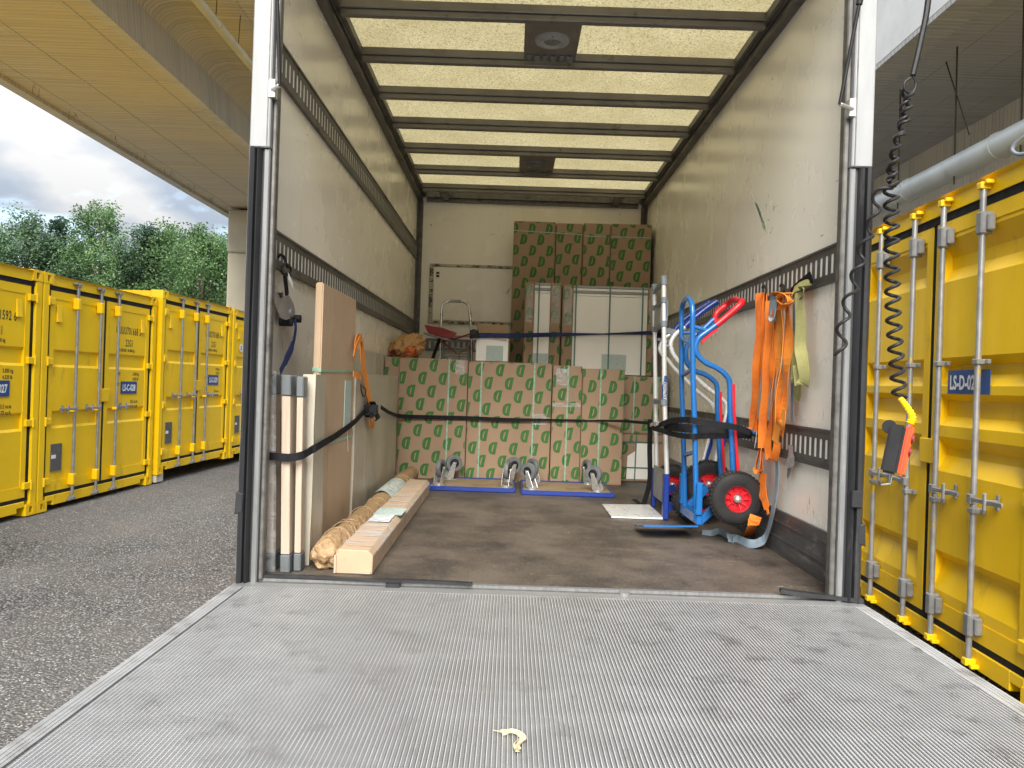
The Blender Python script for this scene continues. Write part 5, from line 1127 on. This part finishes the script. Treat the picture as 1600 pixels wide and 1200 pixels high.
# hanging ratchet at left
hr = Thing('ratchet_strap', 'grey steel ratchet hanging by a black strap from the left lashing rail above the panels', 'strap', aX(447, 480, -.93), group='lashing straps')
XH = -.935
def rx(px, w, wd=(0, 1, 0), t=.0025, X=XH): return MB().ribbon(smooth_path([aX(x, y, X) for x, y in px], 6), w, wd, t)
hr.part('hook', MB().tube(smooth_path([aX(434, 402, -.962), aX(437, 398, -.95), aX(443, 402, -.94), aX(446, 412, XH), aX(449, 418, XH)], 6), .006, 8).tube(smooth_path([aX(440, 418, XH), aX(444, 412, XH), aX(452, 416, XH), aX(453, 426, XH), aX(446, 431, XH), aX(440, 426, XH), aX(440, 418, XH)], 4), .005, 8), M['black'], smooth=True)
hr.part('upper_strap', rx([(444, 429), (446, 445), (448, 462)], .045), M['blackweb'])
hr.part('care_tag', MB().ribbon([aX(450, 432, XH+.01), aX(457, 447, XH+.012)], .038, (0, 1, -.35), .001), M['white_print'])
R0 = [(425, 460), (430, 456), (436, 462), (444, 463), (451, 461), (458, 475), (461, 490), (455, 497), (446, 500), (438, 497), (432, 484), (430, 474)]
rc = MB(); rc.prism([tuple(p) for p in R0], lambda a, b: aX(a, b, XH+.022), lambda a, b: aX(a, b, XH+.018)); rc.prism([tuple(p) for p in R0], lambda a, b: aX(a, b, XH-.022), lambda a, b: aX(a, b, XH-.018))
hr.part('ratchet_frame', rc, M['galv'])
c = aX(445, 488, XH); hr.part('ratchet_drum', MB().cyl(c+Vector((-.02, 0, 0)), c+Vector((.026, 0, 0)), .016, 16), M['galv'], smooth=True)
for (x_, y_, r_, h_) in ((428, 461, .010, .03), (458, 498, .017, .03), (446, 503, .018, .026)):
    q_ = aX(x_, y_, XH); hr.part('ratchet_grip', MB().cyl(q_-Vector((h_, 0, 0)), q_+Vector((h_, 0, 0)), r_, 14), M['black'], smooth=True)
hr.part('lower_strap', rx([(460, 500), (461, 515), (456, 540), (447, 560), (437, 581)], [.030]*12+[.045]*8+[.030]*5, X=-.915), M['blueweb'], label='hanging strap tail with a grey sheen')
# orange strap at left
ol = Thing('ratchet_strap', 'orange strap loop hanging from a hook in front of the cream-wrapped slab at left', 'strap', aX(567, 590, -.80), group='lashing straps')
XO = -.785
m_ = rx([(554, 545), (556, 532), (561, 528), (565, 532), (567, 550), (570, 580), (575, 610), (579, 632)], .045, X=XO)
for px, w in (([(552, 560), (555, 545), (560, 533), (563, 530), (564, 545)], .035), ([(563, 535), (564, 560), (570, 600), (577, 630)], .04), ([(580, 632), (582, 645), (583, 660), (580, 665), (577, 658), (579, 645)], .04), ([(551, 584), (558, 586), (563, 590)], .030)):
    b2 = rx(px, w, X=XO+.01); n0 = len(m_.v); m_.v += b2.v; m_.f += [tuple(n0+i for i in f) for f in b2.f]
ol.part('webbing', m_, M['orange2'])
ol.part('hook', MB().tube(smooth_path([aX(552, 520, -.93), aX(556, 530, -.86), aX(562, 535, XO), aX(568, 524, XO-.02), aX(570, 520, XO-.03)], 6), .006, 8), M['galv'], smooth=True)
ol.part('wire_buckle', MB().tube(smooth_path([aX(563, 600, XO+.02), aX(564, 612, XO+.02), aX(568, 620, XO+.02), aX(571, 610, XO+.02), aX(565, 602, XO+.02)], 4), .003, 6), M['black'], smooth=True)
# right wall orange bundle: many hanging lengths
XW = XR-.035
def hang(label, lst, m, wdv=(0, 1, 0), extra=None, grp='straps hung from the right lashing rail', hookpx=None, name='lashing_strap'):
    T = Thing(name, label, 'strap', aX(lst[0][0][0][0], lst[0][0][0][1], XW), group=grp)
    for kk, (px, w, X, mm, wv) in enumerate(lst):
        P = smooth_path([aX(x, y, X) for x, y in px], 6); sd = len(label)+kk*3.1
        P = [p+Vector((.010*noise.noise(Vector((p.z*6, sd, 0))), .016*noise.noise(Vector((sd, p.z*5, 2))), 0)) for p in P]
        W_ = [Vector(wv)+Vector((1.1*noise.noise(Vector((sd, 3, p.z*4))), 0, .0)) for p in P]
        T.part('webbing', MB().ribbon(P, w, W_, .003), mm or m)
    if hookpx: T.part('hook', MB().tube(smooth_path([aX(x, y, X) for x, y, X in hookpx], 6), .006, 8), M['black'], smooth=True)
    return T
V1 = (.5, 1, 0); V2 = (-.6, 1, 0); V3 = (0, 1, 0); V4 = (1, .5, 0)
hang('deep orange strap lengths, the leftmost hanging bunch on the right wall', [
    ([(1192, 458), (1190, 480), (1188, 540), (1184, 600), (1179, 660), (1176, 668)], .055, XW, None, V1),
    ([(1187, 458), (1186, 500), (1183, 560), (1178, 620), (1175, 675)], .05, XW-.012, None, V2),
    ([(1197, 460), (1197, 500), (1194, 560), (1192, 640), (1188, 735)], .055, XW-.02, None, V3),
    ([(1201, 470), (1200, 520), (1196, 600), (1192, 650), (1190, 700)], .045, XW-.03, M['orange'], V2),
    ([(1186, 700), (1184, 716), (1182, 733), (1187, 736), (1190, 720), (1189, 700)], .045, XW-.03, None, V3),
    ([(1190, 740), (1191, 765), (1196, 790), (1198, 803)], [.06]*9+[.045]*5+[.015]*5, XW-.02, None, V3),
], M['orange'], hookpx=[(1190, 450, XR-.004), (1192, 446, XR-.02), (1196, 452, XW), (1196, 462, XW)])
hang('light orange strap lengths knotted at the rail, right of the deep orange ones', [
    ([(1214, 460), (1214, 500), (1213, 560), (1210, 620), (1206, 680)], .075, XW-.02, None, V3),
    ([(1222, 460), (1221, 520), (1220, 580), (1215, 640), (1211, 664)], .06, XW-.035, None, V1),
    ([(1229, 462), (1231, 500), (1231, 560), (1226, 620), (1219, 660), (1217, 680)], .06, XW-.02, None, V3),
    ([(1206, 470), (1207, 520), (1206, 580), (1203, 640), (1199, 700), (1202, 715), (1207, 717), (1212, 705), (1214, 690)], .04, XW-.03, M['orange'], V3),
    ([(1224, 640), (1222, 660), (1214, 668), (1208, 690)], .04, XW-.04, None, V3),
    ([(1205, 462), (1212, 458), (1222, 459), (1229, 464), (1231, 472), (1224, 476), (1216, 470), (1220, 462), (1228, 458)], .045, XW-.055, None, V4),
    ([(1206, 476), (1216, 479), (1226, 477)], .030, XW-.06, M['orange'], (0, 0, 1)),
], M['orange2'], hookpx=[(1218, 448, XR-.004), (1220, 444, XR-.02), (1224, 450, XW), (1222, 462, XW)])
hang('short blue-grey strap loop peeping out between the orange bunches', [
    ([(1207, 462), (1204, 475), (1202, 490), (1203, 498), (1207, 498), (1209, 485), (1208, 468)], .035, XW-.065, None, V3)], M['greyweb'])
hang('olive green strap tied in a knot, hanging right of the orange straps', [
    ([(1268, 432), (1258, 440), (1248, 448), (1240, 456), (1238, 460)], .045, XW-.01, M['blackweb'], (0, 0, 1)),
    ([(1236, 456), (1244, 448), (1254, 446), (1252, 456), (1242, 460)], .055, XW-.03, None, (0, .4, 1)),
    ([(1246, 452), (1249, 480), (1248, 530), (1243, 575), (1241, 590), (1248, 592), (1250, 580), (1249, 540)], .055, XW-.02, None, V3),
    ([(1250, 456), (1251, 500), (1250, 540), (1254, 560), (1257, 585), (1254, 600), (1249, 595), (1248, 570)], .050, XW-.03, None, V2),
    ([(1241, 470), (1240, 530), (1238, 570), (1237, 620), (1238, 658)], .030, XW+.005, M['greyweb'], V3),
    ([(1244, 590), (1243, 618), (1248, 620), (1249, 600)], .030, XW+.0, None, V3),
], M['olive'])
gsx_ = Thing('lashing_strap', 'blue-grey strap trailing down the right wall and curling onto the floor', 'strap', aX(1205, 800, XW), group='straps hung from the right lashing rail')
gsx_.part('webbing', MB().ribbon(smooth_path([aX(1210, 690, XW-.02), aX(1213, 720, XW-.01), aX(1212, 760, XW), aX(1206, 800, XW-.01), aZ(1196, 836, FZ+.07), aZ(1184, 848, FZ+.03), aZ(1168, 849, FZ+.018), aZ(1150, 842, FZ+.014), aZ(1136, 840, FZ+.025)], 7), .042, [Vector((0, 1, 0)).lerp(Vector((.15, .6, 1)), min(1, max(0, (i-20)/14))) for i in range(57)], .003), M['greyweb'])
gsx_.part('webbing', MB().ribbon(smooth_path([aZ(1145, 845, FZ+.012), aZ(1138, 838, FZ+.02), aZ(1122, 830, FZ+.022), aZ(1110, 833, FZ+.012), aZ(1096, 832, FZ+.010)], 6), .030, (.1, .6, 1), .003), M['greyweb'])
of_ = solo('lashing_strap', 'orange strap end dangling to the floor under the big red-hubbed wheel', 'strap', MB().ribbon(smooth_path([aY(1180, 806, 3.62), aY(1174, 822, 3.60), (aZ(1168, 838, FZ+.005))], 6), .055, (1, .2, .3), .003), M['orange'], group='straps hung from the right lashing rail')
hb = Thing('hanging_ratchet', 'small silver ratchet hanging on the lower right lashing rail near the door', 'ratchet', aX(1233, 720, XW))
XQ = XR-.03
hb.part('eye_plate', MB().prism([(1230, 696), (1234, 694), (1238, 697), (1238, 706), (1240, 714), (1230, 714), (1231, 704)], lambda a, b: aX(a, b, XQ), lambda a, b: aX(a, b, XQ+.004)), M['chrome'])
hb.part('ratchet_frame', MB().prism([(1229, 714), (1240, 713), (1239, 728), (1236, 731), (1228, 729)], lambda a, b: aX(a, b, XQ-.018), lambda a, b: aX(a, b, XQ+.012)), M['chrome'], bev=.002)
hb.part('lever', MB().prism([(1229, 731), (1236, 731), (1232, 744), (1229, 749), (1228, 742)], lambda a, b: aX(a, b, XQ-.010), lambda a, b: aX(a, b, XQ+.006)), M['alu'], bev=.002)
wb = Thing('buckle_tag', 'white care tag and blue hook on the strap ends beside the lower right rail', 'tag', aX(1179, 688, XW))
wb.part('care_tag', MB().ribbon([aX(1181, 676, XW-.05), aX(1178, 698, XW-.05)], .035, (.3, 1, 0), .0012), M['white_print'])
wb.part('hook', MB().tube(smooth_path([aX(1170, 682, XW-.03), aX(1168, 676, XW-.03), aX(1172, 672, XW-.04), aX(1177, 676, XW-.05)], 5), .006, 8), M['blue'], smooth=True)
# ================================================================ TREES
def leaf_crown(seed, H, Wd, dens=1.0, leafs=.135, trunk_h=2.2):
    rs = random.Random(seed); v = []; f = []; clumps = []
    n_c = int(130*dens)
    for k in range(n_c):
        t = rs.random()**.9; z = trunk_h*.7+(H-trunk_h*.7)*t
        prof = min(1, .55+t*1.6)*(1-t)**.62*.92+.10; rad = Wd/2*prof
        an = rs.random()*6.283; rr = rad*math.sqrt(rs.random())*.95
        clumps.append((Vector((rr*math.cos(an), rr*math.sin(an), z+rs.uniform(-.3, .3))), rs.uniform(.32, .72)*(Wd/6)))
    for c, r in clumps:
        for q in range(int(170*dens)):
            d = Vector((rs.gauss(0, .8), rs.gauss(0, .8), rs.gauss(0, 1.0))); d = d.normalized()*r*(rs.random()**.6)
            p = c+d; s_ = leafs*rs.uniform(.6, 1.25)
            a = Vector((rs.gauss(0, 1), rs.gauss(0, 1), rs.gauss(0, .6))).normalized(); b = a.orthogonal().normalized(); b = (b+a.cross(b)*rs.uniform(-1, 1)).normalized()
            i0 = len(v); v += [p-a*s_*.5, p+b*s_*.28, p+a*s_*.5, p-b*s_*.28]; f.append((i0, i0+1, i0+2, i0+3))
    return v, f, clumps
protos = []
for i, (H, Wd, m_, dn) in enumerate(((9.6, 7.4, 'leaf_b', 1.15), (8.6, 7.2, 'leaf_a', 1.1), (8.4, 4.6, 'leaf_c', .85), (8.0, 7.4, 'leaf_b', 1.1))):
    v, f, cl_ = leaf_crown(20+i, H, Wd, dn)
    me = bpy.data.meshes.new('crown'); me.from_pydata([tuple(p) for p in v], [], f); me.materials.append(M[m_])
    tk = MB(); rs = random.Random(i); tk.tube(smooth_path([(0, 0, -.1), (.05, .03, 1.5), (-.08, .05, 3.5), (.05, 0, H*.62), (0, 0, H*.9)], 4), [.20-.18*k/16 for k in range(17)], 8)
    for c, r in rs.sample(cl_, 16):
        z = c.z*.55+.5; tk.tube([(0, 0, z), (c.x*.5, c.y*.5, (z+c.z)/2+.1), tuple(c)], [.05, .035, .012], 5)
    tm = tk.mesh('trunk', M['bark'], smooth=True); protos.append((me, tm, H))
tree_spots = [  # x px of the crown centre, distance, top y px, proto, label
    (-25, 33, 352, 1, 'dark leafy tree at the left edge of the photo behind the nearest containers'),
    (42, 36, 345, 1, 'broad grey-green tree, second from the left edge above container 028'),
    (92, 38, 352, 2, 'slim dark tree just left of the tallest tree'),
    (157, 36, 325, 0, 'tallest tree with an upright feathery crown, rising into the clouds'),
    (226, 37, 362, 2, 'narrow dark tree right of the tallest tree'),
    (262, 38, 368, 3, 'bright green tree in the middle of the tree row above container 029'),
    (318, 36, 374, 3, 'yellowish green tree touching the bridge pier, rightmost visible'),
    (196, 43, 395, 1, 'low dark tree filling the gap right behind the tallest tree'),
    (120, 42, 398, 3, 'low pale tree in the gap left of the tallest tree'),
    (360, 40, 372, 0, 'tree mostly hidden behind the bridge pier'),
    (400, 40, 378, 1, 'tree hidden behind the truck side and pier'),
    (-90, 36, 340, 0, 'tree just outside the left edge of the photo'),
]
for k, (px, Y, ty, pi_, lab) in enumerate(tree_spots):
    p = aY(px, ty, Y); me, tm, H = protos[pi_]; s_ = p.z/H
    t = bpy.data.objects.new('broadleaf_tree', None); COL.objects.link(t); t.location = (p.x, Y, 0); t.scale = (s_*(.95+.1*((k*7) % 3)/2),)*2+(s_,); t.rotation_euler = (0, 0, k*1.9)
    t['label'] = lab; t['category'] = 'tree'; t['group'] = 'trees behind the left container row'
    for nm, m_ in (('trunk', tm), ('crown', me)):
        o = bpy.data.objects.new(nm, m_); COL.objects.link(o); o.parent = t
# far hedge behind everything
fh = MB(); rs = random.Random(77)
for k in range(9000):
    x = rs.uniform(-42, -10); y = rs.uniform(45, 48); z = rs.random()**.8*(4.6+1.2*math.sin(x*.7)); s_ = .28
    a = Vector((rs.gauss(0, 1), rs.gauss(0, 1), rs.gauss(0, 1))).normalized(); b = a.orthogonal().normalized(); p = Vector((x, y, z))
    fh.quad(p-a*s_*.5, p+b*s_*.3, p+a*s_*.5, p-b*s_*.3)
me = bpy.data.meshes.new('undergrowth'); me.from_pydata([tuple(q) for q in fh.v], [], fh.f); me.materials.append(M['leaf_c'])
o = bpy.data.objects.new('undergrowth', me); COL.objects.link(o); o['kind'] = 'stuff'; o['label'] = 'dense mass of undergrowth behind the row of trees'
